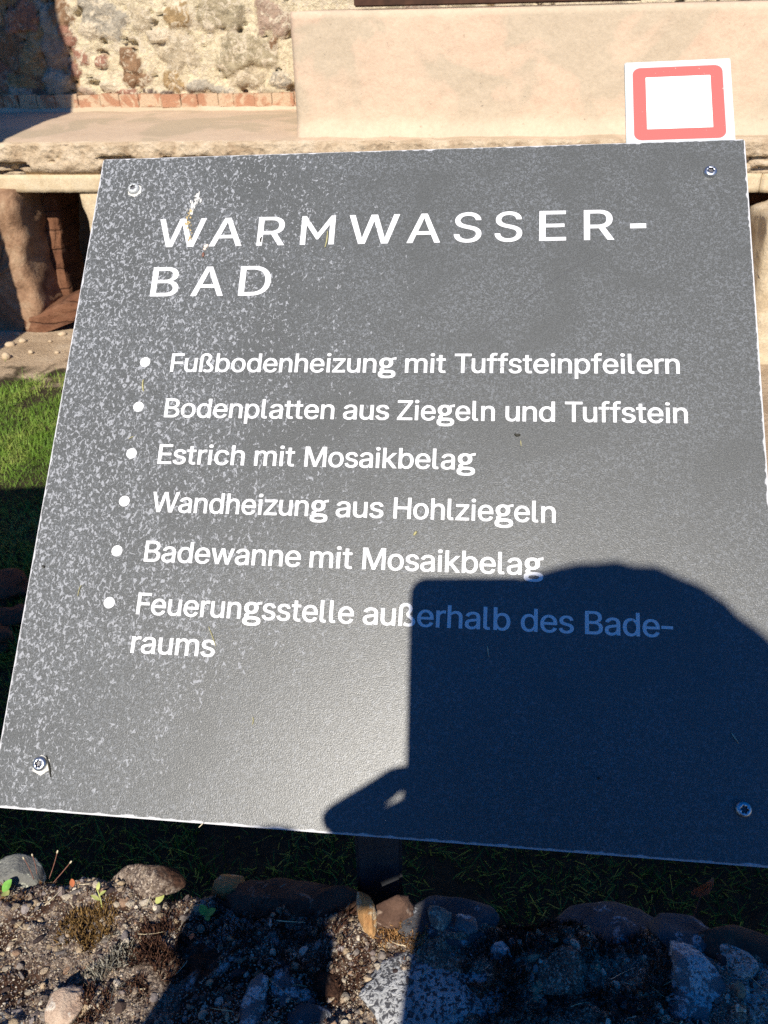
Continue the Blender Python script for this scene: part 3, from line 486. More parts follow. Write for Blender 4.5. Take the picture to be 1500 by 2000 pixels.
G_LAYERS = [[ell(365, 515, 325, 275), ell(365, 515, 130, 148)[::-1]],                                   # two-storey g: bowl,
            [[(470,600),(560,700),(640,775),(830,815),(830,690),(740,690),(655,655),(600,540)]],  # ear,
            [ell(415, -75, 410, 215, e=2.6), ell(425, -85, 225, 82, e=2.4)[::-1]],                      # loop
            [[(230,250),(330,300),(270,190),(300,130),(480,110),(420,40),(150,60),(75,125),(75,200),(130,262)]]]  # and link
DOT = 0
def glyph(ch, table, h):
    if ch == 'g' and table is BODY:
        out = []
        for k, L in enumerate(G_LAYERS): out.append(fill_polys(L, h+.03*k))
        return out
    if ch == 'M' and table is HEAD:
        return [fill_polys([[(0,0),(0,1000),(140,1000),(527,400),(912,1000),(1050,1000),(1050,0),(887,0),(887,690),(552,180),(498,180),(163,690),(163,0)]], h)]
    if ch == '-' and table is HEAD: return [fill_polys([[(0,362),(0,518),(450,518),(450,362)]], h)]
    return [fill_polys([list(zip(p[0::2], p[1::2])) for p in table[ch]], h)]
SIDE = {}                                  # side bearings by letter shape: stem, round, open
for ch in 'FuBnhimprMHlEbkß': SIDE[ch] = [65, 65]
for ch in 'odegcasZztfTrWwkF-': SIDE.setdefault(ch, [65, 65])
for ch, l, r in (('o',38,38),('d',38,65),('e',38,34),('g',34,6),('c',38,28),('a',34,60),('s',28,28),('Z',30,30),('z',28,26),('t',8,16),('f',8,-6),('T',18,-40),('r',65,0),('W',4,-10),('w',8,8),('k',65,4),('b',65,38),('p',65,38),('B',65,40),('F',65,0),('E',65,30),('ß',65,36),('u',62,65),('-',30,30)): SIDE[ch] = [l, r]
_cache = {}
def get(ch, table, h):
    k = (ch, id(table))
    if k not in _cache:
        ls = glyph(ch, table, 0); xs = [v[0] for V, F in ls for v in V]; _cache[k] = (ls, min(xs), max(xs))
    return _cache[k]
def word(txt, u0, u1, base, cap, h=.2):
    """the word set to run from u0 to u1 (mm) on its baseline; returns verts and faces"""
    x = 0; place = []
    for i, ch in enumerate(txt):
        ls, mn, mx = get(ch, BODY, h)
        if i: x += SIDE[txt[i-1]][1] + SIDE[ch][0]
        place.append((ls, x-mn)); x += mx-mn
    k = (u1-u0)/x; V, Fc = [], []
    for ls, ox in place:
        for lv, lf in ls:
            n = len(V); V += [(u0+(p[0]+ox)*k, base-p[1]*cap/1000, h+p[2]) for p in lv]; Fc += [tuple(i+n for i in f) for f in lf]
    return V, Fc
CAPH = 14.9
LINES = [(189.3, [('Fußbodenheizung', 82.6, 251.2), ('mit', 257.8, 286.9), ('Tuffsteinpfeilern', 293.0, 447.0)]),
         (225.5, [('Bodenplatten', 82.8, 209.0), ('aus', 215.4, 248.4), ('Ziegeln', 254.1, 322.2), ('und', 329.6, 363.2), ('Tuffstein', 370.0, 451.0)]),
         (261.3, [('Estrich', 82.8, 147.0), ('mit', 154.3, 183.5), ('Mosaikbelag', 190.6, 309.9)]),
         (297.2, [('Wandheizung', 83.0, 210.3), ('aus', 215.7, 248.7), ('Hohlziegeln', 255.6, 363.9)]),
         (333.0, [('Badewanne', 82.8, 194.1), ('mit', 200.4, 229.7), ('Mosaikbelag', 236.6, 356.2)]),
         (369.8, [('Feuerungsstelle', 82.6, 233.2), ('außerhalb', 239.4, 335.6), ('des', 342.2, 375.7), ('Bade-', 382.6, 436.8)]),
         (396.0, [('raums', 82.5, 141.2)])]
for base, ws in LINES:
    V, Fc = [], []
    for wd, u0, u1 in ws:
        v, f = word(wd, u0, u1, base, CAPH); n = len(V); V += v; Fc += [tuple(i+n for i in q) for q in f]
    on_panel('text_line', V, Fc, M_text)
for txt, base, spans in (('WARMWASSER-', 83.6, [(57.2,95.4),(99.6,126),(137.6,159.6),(171.7,198),(208.6,247.4),(253.4,278.6),(288.5,309),(318.7,338.9),(351.3,370.6),(383.4,405),(416.2,427.5)]),
                        ('BAD', 126.5, [(58.0,80.0),(90.2,116),(127.7,152.2)])):
    V, Fc = [], []
    for ch, (u0, u1) in zip(txt, spans):
        ls, mn, mx = get(ch, HEAD, 0); k = (u1-u0)/(mx-mn)
        for lv, lf in ls:
            n = len(V); V += [(u0+(p[0]-mn)*k, base-p[1]*.0252, .2) for p in lv]; Fc += [tuple(i+n for i in f) for f in lf]
    on_panel('heading_line', V, Fc, M_text)
for v0 in (181.5, 217.4, 253.8, 289.8, 326.1, 362.7):
    p = ell(62.3, v0, 3.95, 3.95, 28, 2); on_panel('bullet_point', [(x, y, .2) for x, y in p], [tuple(range(len(p)))][::-1], M_text)

# screws: pan heads with a six-lobed socket
M_steel = NT('zinc_steel'); M_steel = M_steel.done(M_steel.ramp(M_steel.noise(900, 3), [(.3, (.42,.44,.47)), (.7, (.62,.64,.67))]), .40, .5, 1)
M_hole = plain('socket_shadow_steel', (.12, .12, .13), .5, .4, .8)
M_ring = plain('bare_laminate', (.5, .49, .45), .7, .3, 0, .3, 600)
M_oxid = plain('oxidised_zinc', (.44,.45,.44), .65, .3, .35, .25, 700)
def screw(u, v, rot, hexring=0, head=None):
    n = 48; rows = [(4.75, 0), (4.75, 1.0), (4.45, 2.0), (3.8, 2.7), (3.1, 3.0)]
    V, Fc = [], []
    for r, h in rows: V += [(r*math.cos(2*math.pi*i/n), r*math.sin(2*math.pi*i/n), h) for i in range(n)]
    star = lambda a: 2.05+.42*math.cos(6*a+rot)
    for sc_, h in ((1, 3.05), (.96, 1.3)): V += [(star(2*math.pi*i/n)*sc_*math.cos(2*math.pi*i/n), star(2*math.pi*i/n)*sc_*math.sin(2*math.pi*i/n), h) for i in range(n)]
    V.append((0, 0, 1.1)); L = len(rows)+2
    for k in range(L-1):
        for i in range(n): j = (i+1) % n; Fc.append((k*n+i, k*n+j, (k+1)*n+j, (k+1)*n+i))
    for i in range(n): Fc.append(((L-1)*n+i, (L-1)*n+(i+1) % n, len(V)-1))
    s = on_panel('screw', [(u+x, v-y, h+.05) for x, y, h in V], Fc, [head or M_steel, M_hole])
    for p in s.data.polygons:
        if p.index >= (len(rows)+0)*n: p.material_index = 1
        p.use_smooth = p.index < len(rows)*n
    if hexring:
        p = [(u+.6+hexring*math.cos(a+.4), v+.9+hexring*math.sin(a+.4), .12) for a in (math.pi/3*i for i in range(6))]
        on_panel('worn_ring', p, [tuple(range(6))[::-1]], M_ring)
screw(31.2, 30.2, 1.2, 6.2, M_oxid); screw(473.8, 28.8, .2); screw(31.5, 470.9, .4, 6.6); screw(473.1, 468.7, .9)

# small plate behind the top edge: white with a rounded red square and a blank white field
M_plate = plain('white_plastic_plate', (.47, .52, .52), .4, .4, 0, .05, 30)
M_red = NT('red_print'); M_red = M_red.done(M_red.mix(M_red.step(M_red.noise(300, 4), .68, .72), (.72, .115, .10), (.62, .35, .30)), .4, .4)
M_white = plain('white_print_field', (.80, .79, .74), .4, .4, 0, .03, 30)
bm = bmesh.new(); box_bm(bm, .4163, .4955, -.03, .0800, -.0105, -.0068, .0008)
pl = bm_obj('code_plate', bm, M_plate); pl.parent = sign; pl.matrix_local = PANEL_L
def rrect(x0, x1, y0, y1, r, n=8):
    out = []
    for cx_, cy_, a0 in ((x1-r, y1-r, 0), (x0+r, y1-r, 90), (x0+r, y0+r, 180), (x1-r, y0+r, 270)):
        out += [(cx_+r*math.cos(R(a0+90*i/n)), cy_+r*math.sin(R(a0+90*i/n))) for i in range(n+1)]
    return out
p = rrect(422.0, 489.0, 6.6, 73.4, 6); rs = on_panel('red_square', [(x, -y, -6.6) for x, y in p], [tuple(range(len(p)))], M_red, parent=pl)
p = rrect(431.6, 479.8, 16.2, 64.0, .3, 1); on_panel('white_field', [(x, -y, -6.4) for x, y in p], [tuple(range(len(p)))], M_white, parent=pl)

# scratches on the face
M_scr = plain('scratch_dark', (.062, .063, .066), .6)
def scratch(pts, wd):
    V, Fc = [], []
    for i, (x, y) in enumerate(pts):
        a = pts[max(0, i-1)]; b = pts[min(len(pts)-1, i+1)]; d = Vector((b[0]-a[0], b[1]-a[1])).normalized()
        k = wd*(.4+.6*math.sin(math.pi*(i+.5)/len(pts)))*random.uniform(.5, 1.2); V += [(x-d.y*k/2, y+d.x*k/2, .1), (x+d.y*k/2, y-d.x*k/2, .1)]
        if i: Fc.append((2*i-2, 2*i-1, 2*i+1, 2*i))
    on_panel('scratch', V, Fc, M_scr)
def bez(a, b, c, n=24): return [((1-t)**2*a[0]+2*t*(1-t)*b[0]+t*t*c[0], (1-t)**2*a[1]+2*t*(1-t)*b[1]+t*t*c[1]) for t in (i/n for i in range(n+1))]
scratch(bez((140, 128), (185, 190), (222, 250)), .75); scratch(bez((395, 95), (350, 120), (305, 165)), .6)
scratch(bez((222, 250), (228, 262), (232, 268), 8), .4); scratch(bez((300, 172), (280, 190), (262, 213), 14), .4)

# ------------------------------------------------------------------ low rubble wall in the foreground
ZT = .65
CREST = [(-900,1660),(0,1690),(100,1705),(200,1712),(240,1712),(330,1745),(430,1725),(520,1735),(600,1745),(700,1775),(780,1795),(860,1785),(940,1790),(1030,1808),(1150,1800),(1250,1800),(1360,1815),(1500,1840),(2600,1880)]
_cr = [(lambda p: (p.x, p.y))(at_z(x, y, ZT)) for x, y in CREST]
def crest_y(x):
    for (a, ya), (b, yb) in zip(_cr, _cr[1:]):
        if a <= x <= b: return ya+(yb-ya)*(x-a)/(b-a)
    return _cr[0][1] if x < _cr[0][0] else _cr[-1][1]
NEAR = .06
def top_z(x, y):
    p = Vector((x, y, 0)); e = crest_y(x)+.012*noise.noise(Vector((x*22, 3, 0)))
    h = ZT+.022*fbm(p, 5, 4)+.010*fbm(p+Vector((3,0,0)), 18, 3)+.004*noise.noise(p*70)+.0026*noise.noise(p*150)+.0014*abs(noise.noise(p*330))
    k = (y-(e-.03))/.03
    if k > 0: h -= .02*k*k
    return h
def wall_mat():
    t = NT('gravelly_mortar'); x, y, z = t.sep()
    f = t.noise(230, 5, .3, rough=.75); g = t.noise(34, 4, .5); b = t.noise(8, 4, .6, off=3)
    cell = t.vor(230, 'Color', co=t.scale((1,1,.6))); cs = t.sep(cell); c2 = t.sep(t.vor(520, 'Color'))
    base = t.ramp(f, [(.30, (.030,.022,.022)), (.46, (.13,.105,.095)), (.60, (.29,.245,.205)), (.74, (.56,.49,.40))])
    base = t.mix(t.math('MULTIPLY', t.step(cs[0], .55, .8), .55), base, t.ramp(cs[1], [(.1, (.16,.12,.09)), (.5, (.34,.29,.23)), (.9, (.50,.45,.38))]))
    base = t.mix(t.math('MULTIPLY', t.step(c2[0], .52, .6), .75), base, t.ramp(c2[1], [(.1, (.05,.035,.035)), (.45, (.22,.19,.17)), (.95, (.62,.57,.50))]))
    base = t.mix(t.step(b, .46, .56), base, t.ramp(f, [(.35, (.030,.017,.013)), (.65, (.09,.05,.035))]))       # dark mossy crust
    base = t.mix(1, base, (1,.90,.80), 'MULTIPLY')
    lich = t.math('MULTIPLY', t.step(t.noise(9, 4, .8, off=11), .58, .64), t.step(f, .42, .55))
    base = t.mix(lich, base, (.50,.50,.47))
    t.bump(t.math('ADD', f, t.math('MULTIPLY', t.vor(170), -.8)), .006, 1); return t.done(base, .95, .15)
M_wall = wall_mat()
xs = []; x = -3.1
while x < 3.2: xs.append(x); x += .0030 if -.60 < x < .52 else .03
V, Fc, rows = [], [], 0
prof = [('n', 0), ('n', .3), ('n', .55)]+[('t', k/150) for k in range(151)]+[('f', .55), ('f', .4), ('f', .2), ('f', -.02)]
for kind, s in prof:
    for x in xs:
        e = crest_y(x)+.012*noise.noise(Vector((x*22, 3, 0)))
        if kind == 'n': y = NEAR-.02+.03*noise.noise(Vector((x*6, s*6, 1))); z = s
        elif kind == 't': y = NEAR+(e-NEAR)*(s**.7); z = top_z(x, y)
        else: y = e+.012+.035*fbm((x, s, 9), 7, 4)+(.55-s)*.06; z = s
        V.append((x, y, z))
n = len(xs); Fc.append(tuple(j*n for j in range(len(prof)))[::-1]); Fc.append(tuple(j*n+n-1 for j in range(len(prof))))
for j in range(len(prof)-1):
    for i in range(n-1): a = j*n+i; Fc.append((a, a+1, a+n+1, a+n))
fw = mesh_obj('rubble_parapet', V, Fc, M_wall, None, True)
tag(fw, 'low mossy rubble wall with gravelly mortar top running along the bottom of the photo', 'wall')
# gravel set in the mortar
def gravel_mat():
    t = NT('gravel_grains'); c = t.attr('stone'); f = t.noise(400, 4, rough=.7); t.bump(f, .002)
    return t.done(t.mix(.5, c, t.ramp(f, [(.3, (.35,.33,.32)), (.65, (1,1,1))]), 'MULTIPLY'), .85, .25)
M_grav = gravel_mat()
import numpy as np
def ico(sub):
    bm = bmesh.new(); bmesh.ops.create_icosphere(bm, subdivisions=sub, radius=1); bm.verts.ensure_lookup_table()
    v = np.array([q.co[:] for q in bm.verts]); f = np.array([[q.index for q in fa.verts] for fa in bm.faces]); bm.free(); return v, f
iv, jf = ico(2); iv1, jf1 = ico(1); rs_ = np.random.RandomState(5)
PAL = [(.44,.36,.26),(.36,.29,.22),(.52,.46,.37),(.28,.25,.23),(.20,.18,.17),(.34,.23,.16),(.60,.56,.48),(.40,.32,.22),(.24,.20,.19),(.30,.27,.27),(.16,.13,.12),(.66,.60,.50),(.07,.05,.05),(.10,.07,.06),(.50,.40,.28)]
AV, AF, AC = [], [], []; cnt = 0
for k in range(38000):
    x = rs_.uniform(-.58, .48) if k < 17000 else rs_.uniform(-.56, .04); e = crest_y(x); y = e-(e-.38)*rs_.uniform(0, 1)**1.1
    left = x < -.05
    if noise.noise(Vector((x*9, y*9, 4))) > ((.22 if left else .0) if k < 17000 else .40): continue
    r = (rs_.uniform(.0006, .0015) if k > 4800 else min(.0060, .0010+.0010*rs_.exponential(1.0))) if rs_.rand() < .985 else rs_.uniform(.0035, .006)
    small = r < .0015; m = (iv1 if small else iv).copy(); ph = rs_.uniform(0, 6.3, 3); m = m*(1+.22*np.sin(m[:, [1, 2, 0]]*2.3+ph).sum(1, keepdims=True)/1.7)
    for q_ in range(5):
        pn = rs_.normal(size=3); pn /= np.linalg.norm(pn); dd = m @ pn; m = m-np.outer(np.clip(dd-rs_.uniform(.45, .8), 0, None), pn)
    sc_ = r*np.array([rs_.uniform(.8, 1.5), rs_.uniform(.7, 1.05), rs_.uniform(.5, .85)]); m = m*sc_
    a = rs_.uniform(0, 6.3); ca, sa = math.cos(a), math.sin(a); m = m @ np.array([[ca, sa, 0], [-sa, ca, 0], [0, 0, 1]])
    tl = rs_.uniform(-.5, .5); ct, st = math.cos(tl), math.sin(tl); m = m @ np.array([[1, 0, 0], [0, ct, st], [0, -st, ct]])
    AV.append(m+np.array([x, y, top_z(x, y)+r*rs_.uniform(-.25, .3)])); AF.append((jf1 if small else jf)+cnt); cnt += len(m)
    c = np.array(PAL[rs_.randint(len(PAL))])*rs_.uniform(.6, 1.1)*np.array([1, .95, .88]); AC += [c]*len(m)
gv = mesh_obj('gravel', np.concatenate(AV).tolist(), np.concatenate(AF).tolist(), M_grav, fw, False); gv['kind'] = 'stuff'
at = gv.data.color_attributes.new('stone', 'FLOAT_COLOR', 'POINT'); at.data.foreach_set('color', [v for c in AC for v in (*c, 1)])
# larger stones bedded in the top
def lichen_stone(name, a, b, c, amt=.5):
    t = NT(name); v = t.noise(28, 5, .5); f = t.noise(260, 4, .4, rough=.7); l = t.math('MULTIPLY', t.step(t.noise(38, 4, .8, off=2), .60-.2*amt, .66-.2*amt), t.step(f, .40, .54))
    col = t.mix(.45, t.ramp(v, [(.3, a), (.7, b)]), t.ramp(f, [(.3, (.4,.4,.4)), (.65, (1,1,1))]), 'MULTIPLY'); t.bump(t.math('ADD', v, t.math('MULTIPLY', f, .5)), .006, .9)
    return t.done(t.mix(l, col, c), .9, .2)
M_sg = lichen_stone('grey_stone_lichen', (.13,.13,.12), (.24,.24,.21), (.42,.43,.34), .5)
M_sl = lichen_stone('slate_stone', (.05,.05,.055), (.11,.11,.115), (.30,.31,.32), .1)
M_sw = lichen_stone('white_lichen_stone', (.11,.11,.115), (.20,.19,.19), (.46,.47,.46), .75)
def rosette():
    t = NT('white_crust_lichen'); f = t.noise(190, 3, .6, rough=.6); g = t.noise(40, 4, .5)
    c = t.mix(t.step(f, .42, .52), (.06,.06,.065), t.ramp(g, [(.3, (.26,.265,.265)), (.7, (.44,.44,.43))])); t.bump(f, .004); return t.done(c, .9, .15)
M_sr = rosette()
M_so = lichen_stone('rusty_stone', (.30,.14,.05), (.50,.29,.12), (.45,.38,.26), .2)
M_sd = lichen_stone('dark_red_stone', (.055,.03,.022), (.13,.075,.05), (.22,.16,.12), .1)
M_sp = lichen_stone('pinkish_stone', (.36,.23,.16), (.55,.42,.31), (.62,.55,.45), .2)
for k, (x, y, rx, ry, rz, m, rot, lift) in enumerate([
    (25,1690,52,26,30,M_sg,.1,.3),(292,1728,62,30,34,M_wall,0,.15),(448,1722,30,20,26,M_so,.3,.55),(560,1752,112,36,34,M_sd,-.12,-.25),(640,1760,60,24,26,M_sd,.1,.1),
    (865,1800,100,42,38,M_sl,-.08,-.1),(1195,1815,112,46,40,M_sl,.06,-.05),(1330,1830,62,36,32,M_sl,-.2,.05),(1450,1850,84,30,30,M_sd,-.1,.1),
    (1350,1905,66,36,26,M_sw,-.9,-.15),(1440,1895,36,28,22,M_wall,.3,-.1),(568,1935,48,40,28,M_sw,.4,-.4),(640,1915,38,28,24,M_wall,.2,-.2),(850,1936,108,80,32,M_sr,.1,-.15),
    (128,1978,36,24,22,M_sp,.2,.3),(490,1985,26,44,22,M_sw,-.3,.1),(980,1868,30,22,20,M_sw,.5,-.2),(905,1818,24,18,20,M_sw,.1,-.1),(855,1808,24,26,24,M_sg,.2,.3),(718,1792,18,30,46,M_so,.1,.55),(762,1796,44,26,44,M_sd,.1,.35),(1345,1965,34,32,22,M_sw,.2,0),(1100,1900,60,36,24,M_wall,.3,-.1),(600,1990,40,24,24,M_sl,0,0)]):
    p = at_z(x, y, ZT); p.z = top_z(p.x, min(p.y, crest_y(p.x)-.01)); s = (p-CAM).length/F_PX
    bm = bmesh.new(); g_ = bmesh.ops.create_icosphere(bm, subdivisions=4, radius=1); m_ = Matrix.Rotation(rot, 3, 'Z')
    planes = []
    for _k in range(9):
        pn = Vector((random.gauss(0,1), random.gauss(0,1), random.gauss(0,1)+.3)).normalized(); planes.append((pn, random.uniform(.55, .85)))
    for v in g_['verts']:
        q = v.co.copy(); q *= 1+.30*noise.noise(q*1.3+Vector((k*3.7, k, 0)))+.12*noise.noise(q*3.5+Vector((0, k*2.1, 0)))+.07*noise.noise(q*7)+.04*noise.noise(q*16)
        for pn, pd in planes:
            dd = q.dot(pn)-pd
            if dd > 0: q -= pn*dd*.85
        v.co = p+m_ @ Vector((q.x*rx*s, q.y*ry*s*1.3, q.z*rz*s*.9))+Vector((0, 0, lift*rz*s))
    bm_obj('embedded_stone', bm, m, fw, True)

# moss cushions, shoots, a green seedling, straw
def strands(name, items, mat, label=None, cat=None, group=None, kind=None):
    """items: (base, direction, length, width) thin bent blades"""
    V, Fc = [], []
    for b, d, L, w_ in items:
        sd = d.cross(Vector((random.uniform(-1,1), random.uniform(-1,1), .2))).normalized(); bend = Vector((random.uniform(-1,1), random.uniform(-1,1), -.3))*.35*L
        n0 = len(V)
        for t_ in (0, .35, .7, 1):
            c = b+d*L*t_+bend*t_*t_; ww = w_*(1-.7*t_); V += [c-sd*ww, c+sd*ww]
        for k in range(3): Fc.append((n0+2*k, n0+2*k+1, n0+2*k+3, n0+2*k+2))
    o = mesh_obj(name, V, Fc, mat, None, True)
    if label: tag(o, label, cat, group, kind)
    return o
def moss_mat(name, a, b, c):
    t = NT(name); f = t.noise(300, 3); return t.done(t.ramp(f, [(.34, a), (.5, b), (.66, c)]), .8, .15)
M_mo = moss_mat('dry_brown_moss', (.05,.028,.010), (.13,.075,.025), (.24,.15,.055))
M_mr = moss_mat('dark_red_moss', (.022,.010,.008), (.06,.028,.018), (.11,.055,.03))
M_mg = moss_mat('grey_moss', (.09,.08,.06), (.18,.165,.13), (.32,.30,.25))
M_mb = moss_mat('rusty_moss', (.09,.04,.015), (.22,.11,.04), (.36,.22,.09))
for x, y, rr, mat, n_, lab in [(172,1815,50,M_mo,520,'bushy olive-brown moss cushion on the sunlit wall top at left'),(300,1880,58,M_mr,620,'dark red-brown moss cushion near the shadow edge on the wall'),(318,1830,42,M_mr,320,'small dark red moss cushion above the larger one'),(214,1890,46,M_mg,420,'greyish dry moss cushion between the two brown ones'),(785,1812,48,M_mb,420,'rusty orange moss cushion at the foot of the sign post'),(20,1705,44,M_mb,300,'orange-brown moss at the far left crest of the wall'),(180,1968,32,M_mr,220,'small dark moss cushion beside the pinkish pebble'),
                               (1080,1860,95,M_mr,900,'dark moss cushion in the shaded middle right of the wall'),(1250,1925,90,M_mr,800,'dark moss cushion beside the pale slanting stone'),(985,1925,80,M_mr,700,'dark moss cushion right of the white lichen patch'),(610,1840,110,M_mr,1000,'broad dark moss cushion in the shade left of the post'),(480,1800,70,M_mr,420,'dark moss cushion under the rusty crest stone')]:
    p0 = at_z(x, y, ZT); s = (p0-CAM).length/F_PX; it = []
    for k in range(int(n_*2.4)):
        a, q = random.uniform(0, 6.28), math.sqrt(random.random()); dx, dy = math.cos(a)*q*rr*s, math.sin(a)*q*rr*s*1.15
        X, Y = p0.x+dx, p0.y+dy
        if fbm((X, Y, 2), 30, 2) < -.18: continue
        Y = min(Y, crest_y(X)-.004)
        b = Vector((X, Y, top_z(X, Y)+.004*(1-q*q)-.002)); d = Vector((dx*9+random.uniform(-.5,.5), dy*9+random.uniform(-.5,.5), 1)).normalized()
        it.append((b, d, random.uniform(.005, .013)*(1.1-.4*q), random.uniform(.0006, .0012)))
    strands('moss_cushion', it, mat, lab, 'moss', 'moss cushions on the foreground wall')
it = []
for k in range(9000):
    x = random.uniform(-.56, .46); y = crest_y(x)-.002-random.random()**1.25*.24
    if noise.noise(Vector((x*13, y*13, 21)))+.5*noise.noise(Vector((x*40, y*40, 2))) < .10: continue
    it.append((Vector((x, y, top_z(x, y)-.001)), Vector((random.uniform(-.8,.8), random.uniform(-.8,.8), 1)).normalized(), random.uniform(.003, .008), random.uniform(.0005, .0011)))
strands('moss_film', it, M_mr, 'thin dark moss film creeping over the mortar of the foreground wall', 'moss', None, 'stuff')
M_stalk = plain('reddish_stalk', (.22,.10,.07), .6, .3, 0, .3, 200); M_straw = plain('dry_straw', (.50,.42,.28), .6, .3, 0, .3, 200); M_leaf = plain('seedling_green', (.13,.30,.05), .5, .4, 0, .3, 120); M_yel = plain('yellow_green_shoot', (.36,.38,.12), .5, .3, 0, .3, 120)
def tube(name, pts, r, mat, parent=None, sides=6):
    V, Fc = [], []; n = len(pts)
    for i, p in enumerate(pts):
        d = (pts[min(i+1, n-1)]-pts[max(i-1, 0)]).normalized(); a = d.orthogonal().normalized(); b = d.cross(a); rr = r[i] if isinstance(r, (list, tuple)) else r
        V += [p+(a*math.cos(2*math.pi*k/sides)+b*math.sin(2*math.pi*k/sides))*rr for k in range(sides)]
    for i in range(n-1):
        for k in range(sides): j = (k+1) % sides; Fc.append((i*sides+k, i*sides+j, (i+1)*sides+j, (i+1)*sides+k))
    Fc += [tuple(range(sides))[::-1], tuple((n-1)*sides+k for k in range(sides))]
    return mesh_obj(name, V, Fc, mat, parent, True)
def curve3(a, b, c, n=9): return [a*(1-t)**2+b*2*t*(1-t)+c*t*t for t in (i/n for i in range(n+1))]
def above(px, py, base):       # the point over the wall top's crest at the same distance as base, seen at px, py
    return at_y(px, py, base.y+.004)
for x0, y0, x1, y1, lab in [(96,1716,112,1664,'tallest thin red stalk on the wall crest at left'),(104,1724,138,1684,'thin red stalk leaning right on the wall crest'),(66,1718,46,1676,'thin red stalk leaning left on the wall crest'),(72,1708,63,1670,'short thin red stalk between the leaning ones')]:
    b = at_z(x0, y0, ZT+.005); e = above(x1, y1, b); q = empty('moss_stalk', b); tag(q, lab, 'stalk', 'thin red stalks on the wall crest')
    st = tube('stem', [v-b for v in curve3(b, b*.5+e*.5+Vector((.002,0,.002)), e)], .00045, M_stalk, q)
    tube('capsule', [(e-b)*t for t in (.94, .98, 1.03, 1.06)], [.0005, .0010, .0010, .0004], M_straw, q)
# seedling
b = at_z(404, 1790, ZT); b.z = top_z(b.x, b.y); sd = empty('seedling', b); tag(sd, 'tiny bright green seedling with two leaves on the wall by the shadow edge', 'seedling')
tube('stem', [Vector((0,0,0)), Vector((.001,0,.006)), Vector((-.001,.001,.012))], .0006, M_yel, sd)
def leafmesh(L, w_, az, tilt, base, parent, mat, name='leaf'):
    V, Fc = [], []; n = 8; M_ = Matrix.Rotation(az, 3, 'Z') @ Matrix.Rotation(-tilt, 3, 'Y')
    for i in range(n+1):
        t = i/n; ww = w_*math.sin(math.pi*min(.98, t*.93+.05))**.8
        for sg, dz in ((-1, .18), (0, 0), (1, .18)): V.append(base+M_ @ Vector((L*t, sg*ww, dz*ww-.12*L*t*t)))
    for i in range(n):
        for k in (0, 1): a = i*3+k; Fc.append((a, a+1, a+4, a+3))
    return mesh_obj(name, V, Fc, mat, parent, True)
for L, w_, az, tl in ((.013,.0048,.4,.5),(.014,.005,2.2,.4),(.009,.0035,-1.0,.3)): leafmesh(L, w_, az, tl, Vector((-.001,.001,.011)), sd, M_leaf)
b = at_z(200, 1782, ZT); b.z = top_z(b.x, b.y); q = empty('yellow_shoot', b); tag(q, 'spindly yellow-green shoot above the brown moss cushion', 'shoot')
e = at_y(190, 1738, b.y+.012)-b; tube('stem', curve3(Vector((0,0,0)), e*.5+Vector((.003,0,0)), e), .0007, M_yel, q)
for k, (L, az) in enumerate(((.012, 2.8), (.010, .4), (.010, 1.6))): leafmesh(L, .0022, az, .5, e*(.5+.22*k), q, M_yel)
b = at_z(4, 1738, ZT); b.z = top_z(b.x, b.y); q = empty('clover_sprig', b); tag(q, 'pale green leaf sprig at the far left edge of the wall', 'sprig'); leafmesh(.016, .006, 1.0, .6, Vector((0,0,.003)), q, M_leaf); leafmesh(.014, .005, -.6, .5, Vector((0,0,.003)), q, M_yel)
b = at_z(306, 1768, ZT); b.z = top_z(b.x, b.y); q = empty('yellow_leaf', b); tag(q, 'small yellow-green leaf on the wall left of the seedling', 'leaf'); leafmesh(.014, .005, .9, .5, Vector((0,0,.006)), q, M_yel)
M_oran = plain('orange_leaf', (.42,.13,.05), .6, .3, 0, .3, 90)
for x, y, lab in ((376,1820,'tiny orange leaf scrap at the shadow edge on the wall'),(144,1737,'tiny orange leaf scrap behind the brown moss'),(22,1712,'orange leaf scrap at the far left of the crest')):
    b = at_z(x, y, ZT); b.z = top_z(b.x, b.y)+.004; q = empty('leaf_scrap', b); tag(q, lab, 'leaf', 'orange leaf scraps on the wall'); leafmesh(.010, .003, random.uniform(0,6), .4, Vector((0,0,0)), q, M_oran)
it = []
for k in range(150):
    x = random.uniform(-.55, .45); y = crest_y(x)-random.random()**1.3*.2; a = random.uniform(0, 6.28)
    it.append((Vector((x, y, top_z(x, y)+.005)), Vector((math.cos(a), math.sin(a), random.uniform(-.05, .35))).normalized(), random.uniform(.008, .034), random.uniform(.00035, .0007)))
strands('straw_litter', it, M_straw, 'dry straw bits and thin rootlets strewn over the wall top', 'straw', None, 'stuff')

